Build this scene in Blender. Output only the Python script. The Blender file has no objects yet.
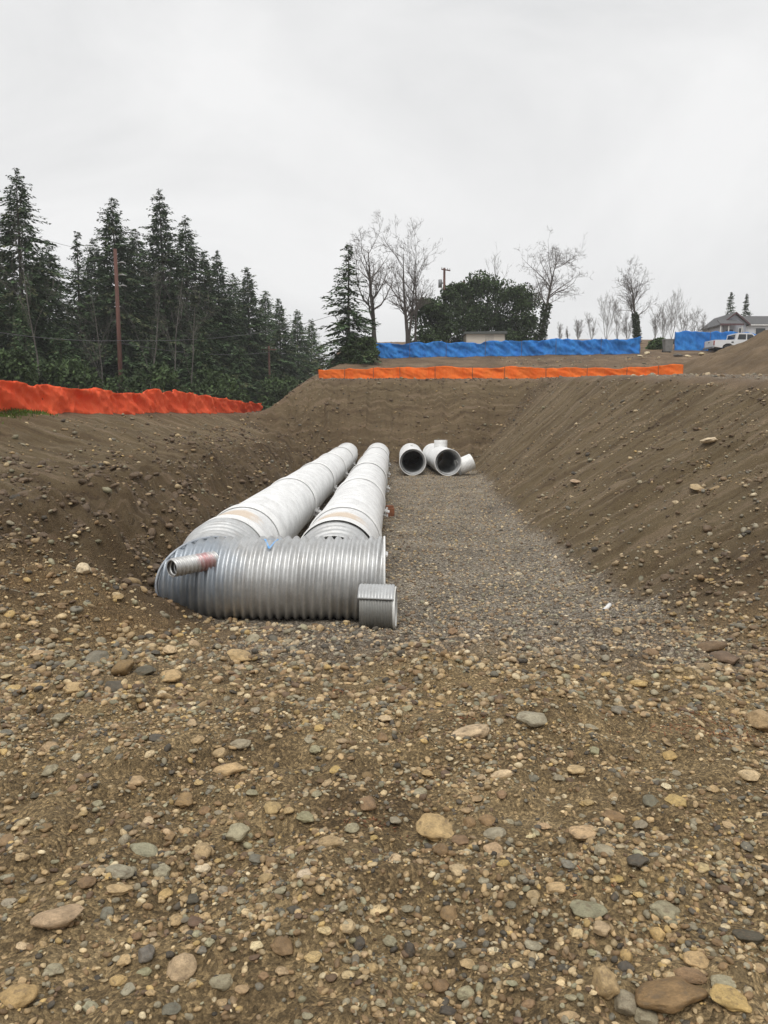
import bpy, math, random
import numpy as np
from mathutils import Vector, Matrix

PI = math.pi
scene = bpy.context.scene
col = scene.collection
rng = np.random.default_rng(7)
random.seed(7)

# ------------------------------------------------------------------ helpers
FOC = 769.0
PITCH = math.atan(97 / FOC)
EYE = 1.6
CP, SP = math.cos(PITCH), math.sin(PITCH)


def ray(px, py):
    u = (px - 384) / FOC
    v = (512 - py) / FOC
    return np.array([u, CP + v * SP, -SP + v * CP])


def at(px, py, Y):
    d = ray(px, py)
    return np.array([0, 0, EYE]) + d * (Y / d[1])


def _hash(ix, iy, seed):
    n = (ix.astype(np.int64) * 374761393 + iy.astype(np.int64) * 668265263 + seed * 974711) & 0xFFFFFFFF
    n = ((n ^ (n >> 13)) * 1274126177) & 0xFFFFFFFF
    return ((n ^ (n >> 16)) & 0xFFFFFF) / float(0xFFFFFF)


def perlin(x, y, seed=0):
    x = np.asarray(x, float); y = np.asarray(y, float)
    ix = np.floor(x); iy = np.floor(y)
    fx = x - ix; fy = y - iy
    u = fx * fx * fx * (fx * (fx * 6 - 15) + 10)
    v = fy * fy * fy * (fy * (fy * 6 - 15) + 10)

    def g(dx, dy):
        a = _hash(ix + dx, iy + dy, seed) * 2 * PI
        return np.cos(a) * (fx - dx) + np.sin(a) * (fy - dy)
    a = g(0, 0) * (1 - u) + g(1, 0) * u
    b = g(0, 1) * (1 - u) + g(1, 1) * u
    return (a * (1 - v) + b * v) * 1.5


def fbm(x, y, octv=4, seed=0, gain=0.5):
    s = 0; a = 1.0; f = 1.0
    for o in range(octv):
        s = s + a * perlin(x * f, y * f, seed + o * 17)
        a *= gain; f *= 2.03
    return s


def sstep(a, b, x):
    t = np.clip((x - a) / (b - a), 0, 1)
    return t * t * (3 - 2 * t)


def smax(a, b, k):
    h = np.clip(0.5 + 0.5 * (a - b) / k, 0, 1)
    return b * (1 - h) + a * h + k * h * (1 - h)


def smin(a, b, k):
    return -smax(-a, -b, k)


# ------------------------------------------------------------------ terrain
FLOOR = -1.2


def toe_r(y):
    return np.interp(y, [0, 8, 12, 18, 24, 41, 60], [3.5, 3.3, 3.25, 3.3, 3.6, 4.6, 5.0])


def plateau(x, y):
    p = np.interp(y, [-20, 10, 18.5, 31, 47, 54, 65, 80, 115, 170, 600],
                  [0.8, 1.9, 2.45, 3.15, 3.75, 4.0, 6.25, 8.2, 12.2, 13.0, 10.0])
    p = p + 0.02 * np.clip(x, -5, 20) * sstep(50, 64, y)
    k = sstep(54, 66, y)
    q = x / np.maximum(y, 20.0)
    e0 = -0.165 + 0.055 * k; e1 = -0.085 + 0.04 * k
    t = np.clip((q - e0) / (e1 - e0), 0, 1)
    w = t * t * (3 - 2 * t)
    pl = 1.75 + 0 * y
    pl = pl - 1.6 * sstep(14, 30, -x)
    return pl * (1 - w) + p * w


def base_h(x, y):
    x = np.asarray(x, float); y = np.asarray(y, float)
    wob = 0.35 * perlin(y * 0.22, x * 0.05, 3)
    tr = toe_r(y) + wob
    zc = np.interp(y, [-20, 10, 18.5, 31, 47], [0.9, 1.9, 2.45, 3.15, 3.9])
    R = FLOOR + (zc - FLOOR) / (9.3 - tr) * (x - tr)
    near = 1 - sstep(9.6, 12.0, y)
    tl = -2.15 * near + (-3.5 + 0.3 * perlin(y * 0.3, 7.7, 5)) * (1 - near)
    d = tl - x
    xc = -11 + (np.clip(y, 5, 60) - 22) * 0.107
    zb = 1.15 + 0.25 * perlin(y * 0.35, 3.3, 9)
    s2 = (1.75 - FLOOR - zb) / np.maximum((tl - zb / 0.85) - xc, 1.0)
    L1 = FLOOR + np.where(d < 1.2, 0.62 * d, 0.744 + 0.26 * (d - 1.2))
    L2 = FLOOR + np.where(d < zb / 0.85, 0.85 * d, zb + s2 * (d - zb / 0.85))
    L = L1 * near + L2 * (1 - near)
    B = FLOOR + (y - 41.6 - 0.4 * perlin(x * 0.25, 1.1, 8)) * 1.0
    yy = y + 0.5 * perlin(x * 0.25, y * 0.25, 21)
    F = np.interp(yy, [-10, 1.8, 4.0, 6.2, 7.2, 10.2, 12], [0.05, 0.0, -0.16, -0.42, -0.62, FLOOR, FLOOR - 0.6])
    z = smax(R, L, 0.25)
    z = smax(z, B, 0.35)
    z = smax(z, F, 0.22)
    z = smax(z, FLOOR + 0 * x, 0.22)
    P = plateau(x, y)
    return smin(z, P, 0.22), R, L, B, F, P


def zones(x, y):
    z, R, L, B, F, P = base_h(x, y)
    jag = 0.10 * fbm(x * 1.1, y * 1.1, 4, 333)
    floor = sstep(0.30, 0.02, z - FLOOR + jag) * sstep(8.0, 10.5, y) * sstep(44, 42, y)
    plat = sstep(0.35, 0.05, P - z)
    fore = sstep(10.2, 8.2, y) * (1 - plat)
    slope = np.clip(1 - floor - plat - fore, 0, 1)
    return floor, slope, fore, plat


def h(x, y):
    x = np.asarray(x, float); y = np.asarray(y, float)
    z = base_h(x, y)[0]
    fl, sl, fo, pl = zones(x, y)
    big = 0.10 * fbm(x * 0.55, y * 0.55, 3, 31)
    mid = 0.035 * fbm(x * 2.6, y * 2.6, 3, 41)
    fine = 0.015 * fbm(x * 9, y * 9, 3, 51)
    xsl = sstep(-42.5, -40.5, -y)
    rill_x = fbm(x * 0.28, y * 1.6, 4, 61)
    rill_y = fbm(x * 1.6, y * 0.28, 4, 71)
    rill = 0.17 * (rill_x * xsl + rill_y * (1 - xsl))
    lump = 0.07 * np.maximum(fbm(x * 1.3, y * 1.3, 4, 81), 0)
    leftrough = sl * sstep(-2.5, -3.5, x) * sstep(-6.8, -5.2, x)
    z = z + big * (0.25 * fl + 0.5 * sl + 0.55 * fo + 0.7 * pl)
    z = z + mid * (0.35 * fl + 0.8 * sl + 1.5 * fo + 0.9 * pl) + fine * (0.8 * fl + 1.2 * sl + 1.3 * fo + pl)
    z = z + rill * sl + lump * (sl + 1.3 * fo) + sl * 0.035 * np.abs(fbm(x * 5.5, y * 5.5, 3, 99)) + sl * xsl * 0.05 * fbm(x * 0.25, y * 4.2, 3, 103) * sstep(-1, 1, x)
    z = z + 0.22 * np.exp(-((x + 3.1) / 0.9) ** 2 - ((y - 8.8) / 0.6) ** 2) + 0.13 * np.exp(-((x + 4.4) / 0.7) ** 2 - ((y - 9.8) / 0.7) ** 2)
    z = z + leftrough * (0.40 * fbm(x * 0.9, y * 0.9, 5, 91, 0.6) + 0.10 * np.abs(fbm(x * 3.1, y * 3.1, 3, 95)))
    # wheel ruts crossing the ramp
    rut = np.exp(-((y - 6.6 - 0.12 * x) / 0.16) ** 2) + np.exp(-((y - 8.0 - 0.12 * x) / 0.18) ** 2)
    z = z - 0.05 * rut * (fo + fl) * (0.6 + 0.6 * perlin(x * 0.7, y, 77))
    return z


def hz(x, y):
    return float(h(np.array([x]), np.array([y]))[0])


def ground_hit(px, py):
    d = ray(px, py)
    t = np.geomspace(1.2, 160, 2600)
    X = d[0] * t; Y = d[1] * t; Z = EYE + d[2] * t
    below = Z < h(X, Y)
    i = int(np.argmax(below)) if below.any() else len(t) - 1
    return np.array([X[i], Y[i], Z[i]])


# ------------------------------------------------------------------ mesh helpers
def mesh_from(name, V, F, colors=None, smooth=True, mat=None):
    V = np.asarray(V, np.float32)
    me = bpy.data.meshes.new(name)
    if isinstance(F, np.ndarray):
        k = F.shape[1]
        me.vertices.add(len(V)); me.vertices.foreach_set('co', V.ravel())
        me.loops.add(F.size); me.loops.foreach_set('vertex_index', F.astype(np.int32).ravel())
        me.polygons.add(len(F))
        me.polygons.foreach_set('loop_start', np.arange(0, F.size, k, dtype=np.int32))
        me.update(calc_edges=True)
        me.validate()
    else:
        me.from_pydata([tuple(map(float, v)) for v in V], [], [tuple(f) for f in F])
        me.update()
    if colors is not None:
        c = np.ones((len(V), 4), np.float32); c[:, :np.shape(colors)[1]] = colors
        at_ = me.color_attributes.new('col', 'FLOAT_COLOR', 'POINT')
        at_.data.foreach_set('color', c.ravel())
    if smooth:
        me.polygons.foreach_set('use_smooth', np.ones(len(me.polygons), bool))
    if mat is not None:
        me.materials.append(mat)
    return me


def link(name, me, parent=None, loc=None):
    o = bpy.data.objects.new(name, me)
    col.objects.link(o)
    if parent is not None:
        o.parent = parent
    if loc is not None:
        o.location = loc
    return o


def tag(o, label=None, cat=None, group=None, kind=None):
    if label: o['label'] = label
    if cat: o['category'] = cat
    if group: o['group'] = group
    if kind: o['kind'] = kind
    return o


def empty(name, loc, label, cat, group=None, rz=0.0):
    o = bpy.data.objects.new(name, None)
    col.objects.link(o)
    o.empty_display_size = 0.2
    o.location = loc
    o.rotation_euler = (0, 0, rz)
    return tag(o, label, cat, group)


class MB:
    """collects boxes, prisms and tubes into one mesh"""
    def __init__(s):
        s.V = []; s.F = []

    def add(s, V, F):
        n = len(s.V)
        s.V += [tuple(v) for v in V]
        s.F += [tuple(i + n for i in f) for f in F]
        return s

    def box(s, c, d, rz=0.0, bev=0.0, ry=0.0):
        x, y, z = d[0] / 2, d[1] / 2, d[2] / 2
        if bev <= 0:
            P = [(sx * x, sy * y, sz * z) for sz in (-1, 1) for sy in (-1, 1) for sx in (-1, 1)]
            F = [(0, 2, 3, 1), (4, 5, 7, 6), (0, 1, 5, 4), (2, 6, 7, 3), (0, 4, 6, 2), (1, 3, 7, 5)]
        else:
            b = bev
            ring = lambda z_, i: [(-x + b + i, -y + i, z_), (x - b - i, -y + i, z_), (x - i, -y + b + i, z_), (x - i, y - b - i, z_),
                                  (x - b - i, y - i, z_), (-x + b + i, y - i, z_), (-x + i, y - b - i, z_), (-x + i, -y + b + i, z_)]
            P = ring(-z, b * .5) + ring(-z + b, 0) + ring(z - b, 0) + ring(z, b * .5)
            F = [tuple(range(7, -1, -1)), tuple(range(24, 32))]
            for k in range(3):
                for i in range(8):
                    j = (i + 1) % 8
                    F.append((k * 8 + i, k * 8 + j, k * 8 + 8 + j, k * 8 + 8 + i))
        M = Matrix.Rotation(rz, 3, 'Z') @ Matrix.Rotation(ry, 3, 'Y')
        V = [M @ Vector(p) + Vector(c) for p in P]
        return s.add(V, F)

    def tube(s, pts, rad, n=8, caps=True):
        pts = [Vector(p) for p in pts]
        if not hasattr(rad, '__len__'):
            rad = [rad] * len(pts)
        V = []; F = []
        up = Vector((0.13, 0.21, 0.97)).normalized()
        prev = None
        for i, p in enumerate(pts):
            a = pts[max(0, i - 1)]; b = pts[min(len(pts) - 1, i + 1)]
            t = (b - a).normalized()
            if prev is None:
                sdir = t.cross(up if abs(t.dot(up)) < 0.95 else Vector((1, 0, 0))).normalized()
            else:
                sdir = (prev - t * prev.dot(t)).normalized()
            prev = sdir
            bd = t.cross(sdir)
            for k in range(n):
                an = 2 * PI * k / n
                V.append(p + (sdir * math.cos(an) + bd * math.sin(an)) * rad[i])
        for i in range(len(pts) - 1):
            for k in range(n):
                k2 = (k + 1) % n
                F.append((i * n + k, i * n + k2, i * n + n + k2, i * n + n + k))
        if caps:
            F.append(tuple(range(n - 1, -1, -1)))
            e = (len(pts) - 1) * n
            F.append(tuple(e + k for k in range(n)))
        return s.add(V, F)

    def prism(s, poly, y0, y1):
        """poly in (x,z), extruded from y0 to y1"""
        n = len(poly)
        V = [(p[0], y0, p[1]) for p in poly] + [(p[0], y1, p[1]) for p in poly]
        F = [tuple(range(n)), tuple(range(2 * n - 1, n - 1, -1))]
        for i in range(n):
            j = (i + 1) % n
            F.append((i, i + n, j + n, j))
        return s.add(V, F)

    def build(s, name, mat, parent=None, smooth=False, loc=None):
        me = mesh_from(name, np.array(s.V), s.F, None, smooth, mat)
        return link(name, me, parent, loc)


# ------------------------------------------------------------------ materials
def new_mat(name):
    m = bpy.data.materials.new(name); m.use_nodes = True
    nt = m.node_tree
    return m, nt, nt.nodes['Principled BSDF']


def N(nt, typ, **kw):
    n = nt.nodes.new(typ)
    for k, v in kw.items():
        setattr(n, k, v)
    return n


def noise(nt, vec, scale, detail=4, rough=0.55, dist=0.0):
    n = N(nt, 'ShaderNodeTexNoise')
    n.inputs['Scale'].default_value = scale
    n.inputs['Detail'].default_value = detail
    n.inputs['Roughness'].default_value = rough
    n.inputs['Distortion'].default_value = dist
    if vec is not None:
        nt.links.new(vec, n.inputs['Vector'])
    return n.outputs['Fac']


def ramp(nt, fac, stops):
    r = N(nt, 'ShaderNodeValToRGB')
    e = r.color_ramp.elements
    while len(e) < len(stops):
        e.new(0.5)
    for i, (p, c) in enumerate(stops):
        e[i].position = p
        e[i].color = (c, c, c, 1) if not hasattr(c, '__len__') else (*c, 1)
    nt.links.new(fac, r.inputs['Fac'])
    return r.outputs['Color']


def mixc(nt, fac, a, b, mode='MIX'):
    m = N(nt, 'ShaderNodeMix', data_type='RGBA', blend_type=mode)
    for sock, v in ((m.inputs[0], fac), (m.inputs[6], a), (m.inputs[7], b)):
        if hasattr(v, 'node'):
            nt.links.new(v, sock)
        elif hasattr(v, '__len__'):
            sock.default_value = (*v, 1)
        else:
            sock.default_value = v
    return m.outputs[2]


def maths(nt, op, a, b=None):
    m = N(nt, 'ShaderNodeMath', operation=op)
    for s_, v in ((m.inputs[0], a), (m.inputs[1], b)):
        if v is None: continue
        if hasattr(v, 'node'):
            nt.links.new(v, s_)
        else:
            s_.default_value = v
    return m.outputs[0]


def mapping(nt, vec, scale, rot=(0, 0, 0)):
    m = N(nt, 'ShaderNodeMapping')
    m.inputs['Scale'].default_value = scale
    m.inputs['Rotation'].default_value = rot
    nt.links.new(vec, m.inputs['Vector'])
    return m.outputs['Vector']


def bump(nt, bsdf, height, strength=0.5, dist=0.02):
    b = N(nt, 'ShaderNodeBump')
    b.inputs['Strength'].default_value = strength
    b.inputs['Distance'].default_value = dist
    nt.links.new(height, b.inputs['Height'])
    nt.links.new(b.outputs['Normal'], bsdf.inputs['Normal'])


def simple(name, c1, c2=None, scale=6.0, rough=0.7, metal=0.0, bmp=0.0, stretch=(1, 1, 1), detail=5, lo=0.35, hi=0.65, bdist=0.01):
    m, nt, b = new_mat(name)
    tc = N(nt, 'ShaderNodeTexCoord').outputs['Object']
    v = mapping(nt, tc, stretch)
    f = noise(nt, v, scale, detail)
    c2 = c2 or tuple(x * 0.75 for x in c1)
    c = ramp(nt, f, [(lo, c1), (hi, c2)])
    nt.links.new(c, b.inputs['Base Color'])
    b.inputs['Roughness'].default_value = rough
    b.inputs['Metallic'].default_value = metal
    if bmp:
        bump(nt, b, noise(nt, v, scale * 3, 5), bmp, bdist)
    return m


def ground_material():
    m, nt, b = new_mat('dirt')
    tc = N(nt, 'ShaderNodeTexCoord').outputs['Object']
    vc_ = N(nt, 'ShaderNodeVertexColor', layer_name='col')
    at_ = vc_.outputs['Color']
    sep = N(nt, 'ShaderNodeSeparateColor'); nt.links.new(at_, sep.inputs[0])
    zf, zs, zo = sep.outputs[0], sep.outputs[1], sep.outputs[2]
    # soil
    n1 = noise(nt, tc, 0.55, 6, 0.6)
    soil = ramp(nt, n1, [(0.32, (0.125, 0.083, 0.049)), (0.52, (0.205, 0.142, 0.085)), (0.70, (0.295, 0.21, 0.134))])
    # foreground: yellower coarse sand
    n2 = noise(nt, tc, 1.7, 6, 0.65)
    sand = ramp(nt, n2, [(0.30, (0.160, 0.108, 0.054)), (0.55, (0.325, 0.232, 0.118)), (0.75, (0.48, 0.355, 0.195))])
    c = mixc(nt, zo, soil, sand)
    # slope streaks run downhill across x
    vs = mapping(nt, tc, (0.20, 3.0, 0.20))
    st = noise(nt, vs, 1.5, 9, 0.72)
    stc = ramp(nt, st, [(0.32, (0.082, 0.056, 0.033)), (0.44, (0.170, 0.124, 0.067)), (0.53, (0.215, 0.165, 0.090)), (0.62, (0.32, 0.24, 0.155)), (0.72, (0.155, 0.110, 0.068))])
    c = mixc(nt, maths(nt, 'MULTIPLY', zs, 0.78), c, stc)
    # wet darker soil of the fresh cut, with toe and left slope shade painted in
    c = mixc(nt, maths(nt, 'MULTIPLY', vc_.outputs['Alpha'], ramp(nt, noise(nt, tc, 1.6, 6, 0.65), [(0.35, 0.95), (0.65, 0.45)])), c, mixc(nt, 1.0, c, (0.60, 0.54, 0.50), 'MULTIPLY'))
    # gravel floor
    vor = N(nt, 'ShaderNodeTexVoronoi'); vor.inputs['Scale'].default_value = 30.0
    nt.links.new(tc, vor.inputs['Vector'])
    sv = N(nt, 'ShaderNodeSeparateColor'); nt.links.new(vor.outputs['Color'], sv.inputs[0])
    gr = ramp(nt, sv.outputs[0], [(0.0, (0.150, 0.119, 0.088)), (0.45, (0.285, 0.243, 0.186)), (0.8, (0.41, 0.356, 0.278)), (1.0, (0.56, 0.49, 0.40))])
    damp = ramp(nt, noise(nt, tc, 0.8, 5, 0.6), [(0.35, 0.66), (0.65, 1.08)])
    gr = mixc(nt, 1.0, gr, damp, 'MULTIPLY')
    c = mixc(nt, zf, c, gr)
    # grains everywhere
    g1 = noise(nt, tc, 95.0, 4, 0.7)
    g1c = ramp(nt, g1, [(0.30, 0.42), (0.5, 1.0), (0.68, 1.8)])
    c = mixc(nt, 0.8, c, g1c, 'MULTIPLY')
    v2 = N(nt, 'ShaderNodeTexVoronoi'); v2.inputs['Scale'].default_value = 70.0
    nt.links.new(tc, v2.inputs['Vector'])
    s2 = N(nt, 'ShaderNodeSeparateColor'); nt.links.new(v2.outputs['Color'], s2.inputs[0])
    v2c = ramp(nt, s2.outputs[1], [(0.0, 0.5), (0.6, 1.0), (1.0, 2.1)])
    c = mixc(nt, maths(nt, 'MULTIPLY', maths(nt, 'ADD', zo, zf), 0.7), c, mixc(nt, 1.0, c, v2c, 'MULTIPLY'))
    # pale scattered grit on slopes
    v3 = N(nt, 'ShaderNodeTexVoronoi'); v3.inputs['Scale'].default_value = 7.5
    nt.links.new(tc, v3.inputs['Vector'])
    grit = ramp(nt, v3.outputs['Distance'], [(0.10, 1.0), (0.17, 0.0)])
    sel = ramp(nt, noise(nt, tc, 0.9, 4), [(0.5, 0.0), (0.6, 1.0)])
    c = mixc(nt, maths(nt, 'MULTIPLY', maths(nt, 'MULTIPLY', grit, sel), 0.45), c, (0.30, 0.25, 0.19))
    nt.links.new(c, b.inputs['Base Color'])
    b.inputs['Roughness'].default_value = 0.85
    b.inputs['Specular IOR Level'].default_value = 0.25
    hgt = maths(nt, 'ADD', maths(nt, 'MULTIPLY', g1, 0.5), maths(nt, 'MULTIPLY', noise(nt, tc, 28, 6, 0.65), 1.4))
    hgt = maths(nt, 'SUBTRACT', hgt, maths(nt, 'MULTIPLY', v2.outputs['Distance'], 0.6))
    hgt = maths(nt, 'ADD', hgt, maths(nt, 'MULTIPLY', st, maths(nt, 'MULTIPLY', zs, 3.0)))
    bump(nt, b, hgt, 1.0, 0.045)
    return m


def stone_material(name, source):
    m, nt, b = new_mat(name)
    tc = N(nt, 'ShaderNodeTexCoord').outputs['Object']
    if source == 'object':
        info = N(nt, 'ShaderNodeObjectInfo')
        c = info.outputs['Color']
        ofs = N(nt, 'ShaderNodeVectorMath', operation='ADD')
        nt.links.new(tc, ofs.inputs[0])
        cmb = N(nt, 'ShaderNodeCombineXYZ')
        for i in range(3):
            nt.links.new(maths(nt, 'MULTIPLY', info.outputs['Random'], 37.0 + 11 * i), cmb.inputs[i])
        nt.links.new(cmb.outputs[0], ofs.inputs[1])
        v = ofs.outputs[0]
        s1, s2 = 1.3, 9.0
    else:
        c = N(nt, 'ShaderNodeVertexColor', layer_name='col').outputs['Color']
        v = tc
        s1, s2 = 18.0, 110.0
    a = ramp(nt, noise(nt, v, s1, 5, 0.6), [(0.3, 0.70), (0.7, 1.25)])
    c = mixc(nt, 1.0, c, a, 'MULTIPLY')
    sp = ramp(nt, noise(nt, v, s2, 3, 0.7), [(0.3, 0.72), (0.5, 1.0), (0.72, 1.35)])
    c = mixc(nt, 0.8, c, sp, 'MULTIPLY')
    mud = ramp(nt, noise(nt, v, s1 * 1.9, 5, 0.6), [(0.52, 0.0), (0.66, 0.6)])
    c = mixc(nt, mud, c, (0.15, 0.108, 0.066))
    nt.links.new(c, b.inputs['Base Color'])
    b.inputs['Roughness'].default_value = 0.62
    b.inputs['Specular IOR Level'].default_value = 0.35
    bump(nt, b, noise(nt, v, s2 * 0.5, 6, 0.7), 0.35, 0.02 if source != 'object' else 0.08)
    return m


def steel(name, base, metal, rough, stain=None, streak=0.25):
    m, nt, b = new_mat(name)
    tc = N(nt, 'ShaderNodeTexCoord').outputs['Object']
    n1 = noise(nt, tc, 3.0, 6, 0.6)
    c = ramp(nt, n1, [(0.3, tuple(x * 0.82 for x in base)), (0.55, base), (0.75, tuple(min(1, x * 1.1) for x in base))])
    # spangle of the zinc coat
    vor = N(nt, 'ShaderNodeTexVoronoi'); vor.inputs['Scale'].default_value = 60.0
    nt.links.new(tc, vor.inputs['Vector'])
    sv = N(nt, 'ShaderNodeSeparateColor'); nt.links.new(vor.outputs['Color'], sv.inputs[0])
    c = mixc(nt, 0.5, c, ramp(nt, sv.outputs[0], [(0, 0.86), (1, 1.1)]), 'MULTIPLY')
    d = ramp(nt, noise(nt, mapping(nt, tc, (1, 1, 0.35)), 7.0, 6, 0.7), [(0.48, 0.0), (0.72, streak)])
    c = mixc(nt, d, c, (0.30, 0.27, 0.23))
    if stain:
        c = stain(nt, tc, c)
    nt.links.new(c, b.inputs['Base Color'])
    b.inputs['Metallic'].default_value = metal
    r = ramp(nt, noise(nt, tc, 5.0, 5), [(0.3, rough - 0.1), (0.7, rough + 0.1)])
    nt.links.new(r, b.inputs['Roughness'])
    bump(nt, b, noise(nt, tc, 30, 4), 0.06, 0.01)
    return m


def patch(nt, tc, centre, radius, amp=0.5, scale=3.0, soft=0.4):
    """mask of a blotch with a ragged rim round a point in object space"""
    vm = N(nt, 'ShaderNodeVectorMath', operation='DISTANCE')
    nt.links.new(tc, vm.inputs[0]); vm.inputs[1].default_value = centre
    nz = maths(nt, 'MULTIPLY', maths(nt, 'SUBTRACT', noise(nt, tc, scale, 6, 0.65), 0.5), amp)
    dd = maths(nt, 'ADD', vm.outputs['Value'], nz)
    return ramp(nt, maths(nt, 'DIVIDE', dd, radius * 2), [(0.5 - soft / 2, 1.0), (0.5 + soft / 4, 0.0)])


M = {}
M['dirt'] = ground_material()
M['stone'] = stone_material('stone', 'object')
M['gravel'] = stone_material('gravel_stone', 'attr')


def leaf_material(name, tint=(1, 1, 1)):
    m, nt, b = new_mat(name)
    c = N(nt, 'ShaderNodeVertexColor', layer_name='col').outputs['Color']
    tc = N(nt, 'ShaderNodeTexCoord').outputs['Object']
    a = ramp(nt, noise(nt, tc, 0.7, 4), [(0.3, 0.7), (0.7, 1.3)])
    c = mixc(nt, 1.0, c, a, 'MULTIPLY')
    c = mixc(nt, 1.0, c, tint, 'MULTIPLY')
    nt.links.new(c, b.inputs['Base Color'])
    b.inputs['Roughness'].default_value = 0.7
    b.inputs['Specular IOR Level'].default_value = 0.15
    return m


M['needles'] = leaf_material('needles')
M['bark'] = simple('bark', (0.085, 0.070, 0.058), (0.045, 0.038, 0.032), 9, 0.9, 0, 0.5, (1, 1, 0.25))
M['pale_bark'] = simple('pale_bark', (0.22, 0.20, 0.185), (0.13, 0.118, 0.105), 5, 0.9, 0, 0.3, (1, 1, 0.4))
M['alder_bark'] = simple('alder_bark', (0.15, 0.138, 0.120), (0.085, 0.078, 0.068), 5, 0.9, 0, 0.3, (1, 1, 0.4))
M['twig'] = simple('twig_bark', (0.125, 0.105, 0.092), (0.08, 0.068, 0.06), 3, 0.9)


# ------------------------------------------------------------------ ground sheet
def spaced(knots):
    """knots: list of (start, step); last = end"""
    out = []
    for (a, s0), (b, s1) in zip(knots[:-1], knots[1:]):
        x = a
        while x < b - 1e-6:
            out.append(x)
            f = (x - a) / (b - a)
            x += s0 + (s1 - s0) * f
    out.append(knots[-1][0])
    return np.array(out)


ys = spaced([(-14, 1.2), (0.6, 0.08), (1.3, 0.03), (5, 0.045), (12, 0.09), (24, 0.16), (50, 0.25), (75, 1.0), (150, 6), (420, 25), (900, 60)])
xp = spaced([(0, 0.035), (2.2, 0.04), (5, 0.08), (13, 0.15), (24, 0.5), (60, 3.0), (200, 20), (700, 80)])
xs = np.concatenate([-xp[:0:-1], xp])
GX, GY = np.meshgrid(xs, ys)
gz = h(GX.ravel(), GY.ravel())
fl, sl, fo, pl = zones(GX.ravel(), GY.ravel())
road = pl * sstep(9, 10, GX.ravel()) * sstep(49, 47, GY.ravel())
gx_, gy_ = GX.ravel(), GY.ravel()
jn = fbm(gx_ * 0.7, gy_ * 0.7, 4, 444)
ramp_g = sstep(5.0, 7.6, gy_ + 0.9 * jn) * sstep(12, 10, gy_) * sstep(-2.2, -0.6, gx_ + 0.5 * jn) * sstep(4.3, 2.6, gx_ + 0.6 * jn)
damp = sl * sstep(-2.2, -3.4, gx_) * sstep(-7.2, -5.0, gx_ + 0.8 * jn) * sstep(44, 40, gy_)  # wet left slope; the mask also paints in this side's shade
damp = np.maximum(damp, 0.75 * sstep(40.3, 41.6, gy_) * sstep(47.5, 43.5, gy_ + 0.8 * jn) * sl)  # contact shade at the back wall toe, painted through the same mask
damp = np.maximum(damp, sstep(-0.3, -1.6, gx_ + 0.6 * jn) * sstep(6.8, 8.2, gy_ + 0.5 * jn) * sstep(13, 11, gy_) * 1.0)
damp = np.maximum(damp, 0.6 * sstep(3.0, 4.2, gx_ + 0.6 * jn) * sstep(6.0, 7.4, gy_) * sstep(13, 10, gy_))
fl2 = np.clip(np.maximum(fl * sstep(8.5, 10.5, gy_), 0) + 0.8 * ramp_g + 0.55 * road, 0, 1)
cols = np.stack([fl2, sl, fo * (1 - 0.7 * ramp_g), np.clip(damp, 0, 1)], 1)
V = np.stack([GX.ravel(), GY.ravel(), gz], 1)
ny, nx = GX.shape
i0 = (np.arange(ny - 1)[:, None] * nx + np.arange(nx - 1)[None]).ravel()
F = np.stack([i0, i0 + 1, i0 + nx + 1, i0 + nx], 1)
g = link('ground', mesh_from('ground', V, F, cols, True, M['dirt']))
tag(g, 'brown dirt excavation pit with gravel floor and cobble strewn ramp', kind='structure')

# dirt pile at the right edge
n = 190
px_ = np.linspace(-16.0, 16.0, n)
PX, PY = np.meshgrid(px_, px_)
dd = np.sqrt(PX ** 2 + PY ** 2)
ph = 6.65 - 0.50 * np.sqrt(dd ** 2 + 0.8)
wx, wy = PX + 32.2, PY + 50.0
ph = ph + 0.35 * fbm(wx * 0.35, wy * 0.35, 5, 111) + 0.05 * fbm(wx * 2, wy * 2, 4, 121)
bz = base_h(wx.ravel(), wy.ravel())[0].reshape(wx.shape)
pz = np.where(ph > 0.0, bz + ph, bz - 0.35 + np.maximum(ph, -0.4))
i0 = (np.arange(n - 1)[:, None] * n + np.arange(n - 1)[None]).ravel()
F = np.stack([i0, i0 + 1, i0 + n + 1, i0 + n], 1)
pc = np.zeros((n * n, 4)); pc[:, 1] = 0.35
pile = link('dirt_pile', mesh_from('dirt_pile', np.stack([wx.ravel(), wy.ravel(), pz.ravel()], 1), F, pc, True, M['dirt']))
tag(pile, 'tall heap of brown dirt hiding the front of the white pickup', 'dirt pile')


# ------------------------------------------------------------------ stones
def icosphere(sub):
    t = (1 + 5 ** .5) / 2
    V = [(-1, t, 0), (1, t, 0), (-1, -t, 0), (1, -t, 0), (0, -1, t), (0, 1, t), (0, -1, -t), (0, 1, -t), (t, 0, -1), (t, 0, 1), (-t, 0, -1), (-t, 0, 1)]
    V = [np.array(v) / np.linalg.norm(v) for v in V]
    F = [(0, 11, 5), (0, 5, 1), (0, 1, 7), (0, 7, 10), (0, 10, 11), (1, 5, 9), (5, 11, 4), (11, 10, 2), (10, 7, 6), (7, 1, 8),
         (3, 9, 4), (3, 4, 2), (3, 2, 6), (3, 6, 8), (3, 8, 9), (4, 9, 5), (2, 4, 11), (6, 2, 10), (8, 6, 7), (9, 8, 1)]
    for _ in range(sub):
        cache = {}; NF = []

        def midp(a, b):
            k = (min(a, b), max(a, b))
            if k not in cache:
                p = V[a] + V[b]; V.append(p / np.linalg.norm(p)); cache[k] = len(V) - 1
            return cache[k]
        for a, b, c in F:
            ab, bc, ca = midp(a, b), midp(b, c), midp(c, a)
            NF += [(a, ab, ca), (b, bc, ab), (c, ca, bc), (ab, bc, ca)]
        F = NF
    return np.array(V), np.array(F)


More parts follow.
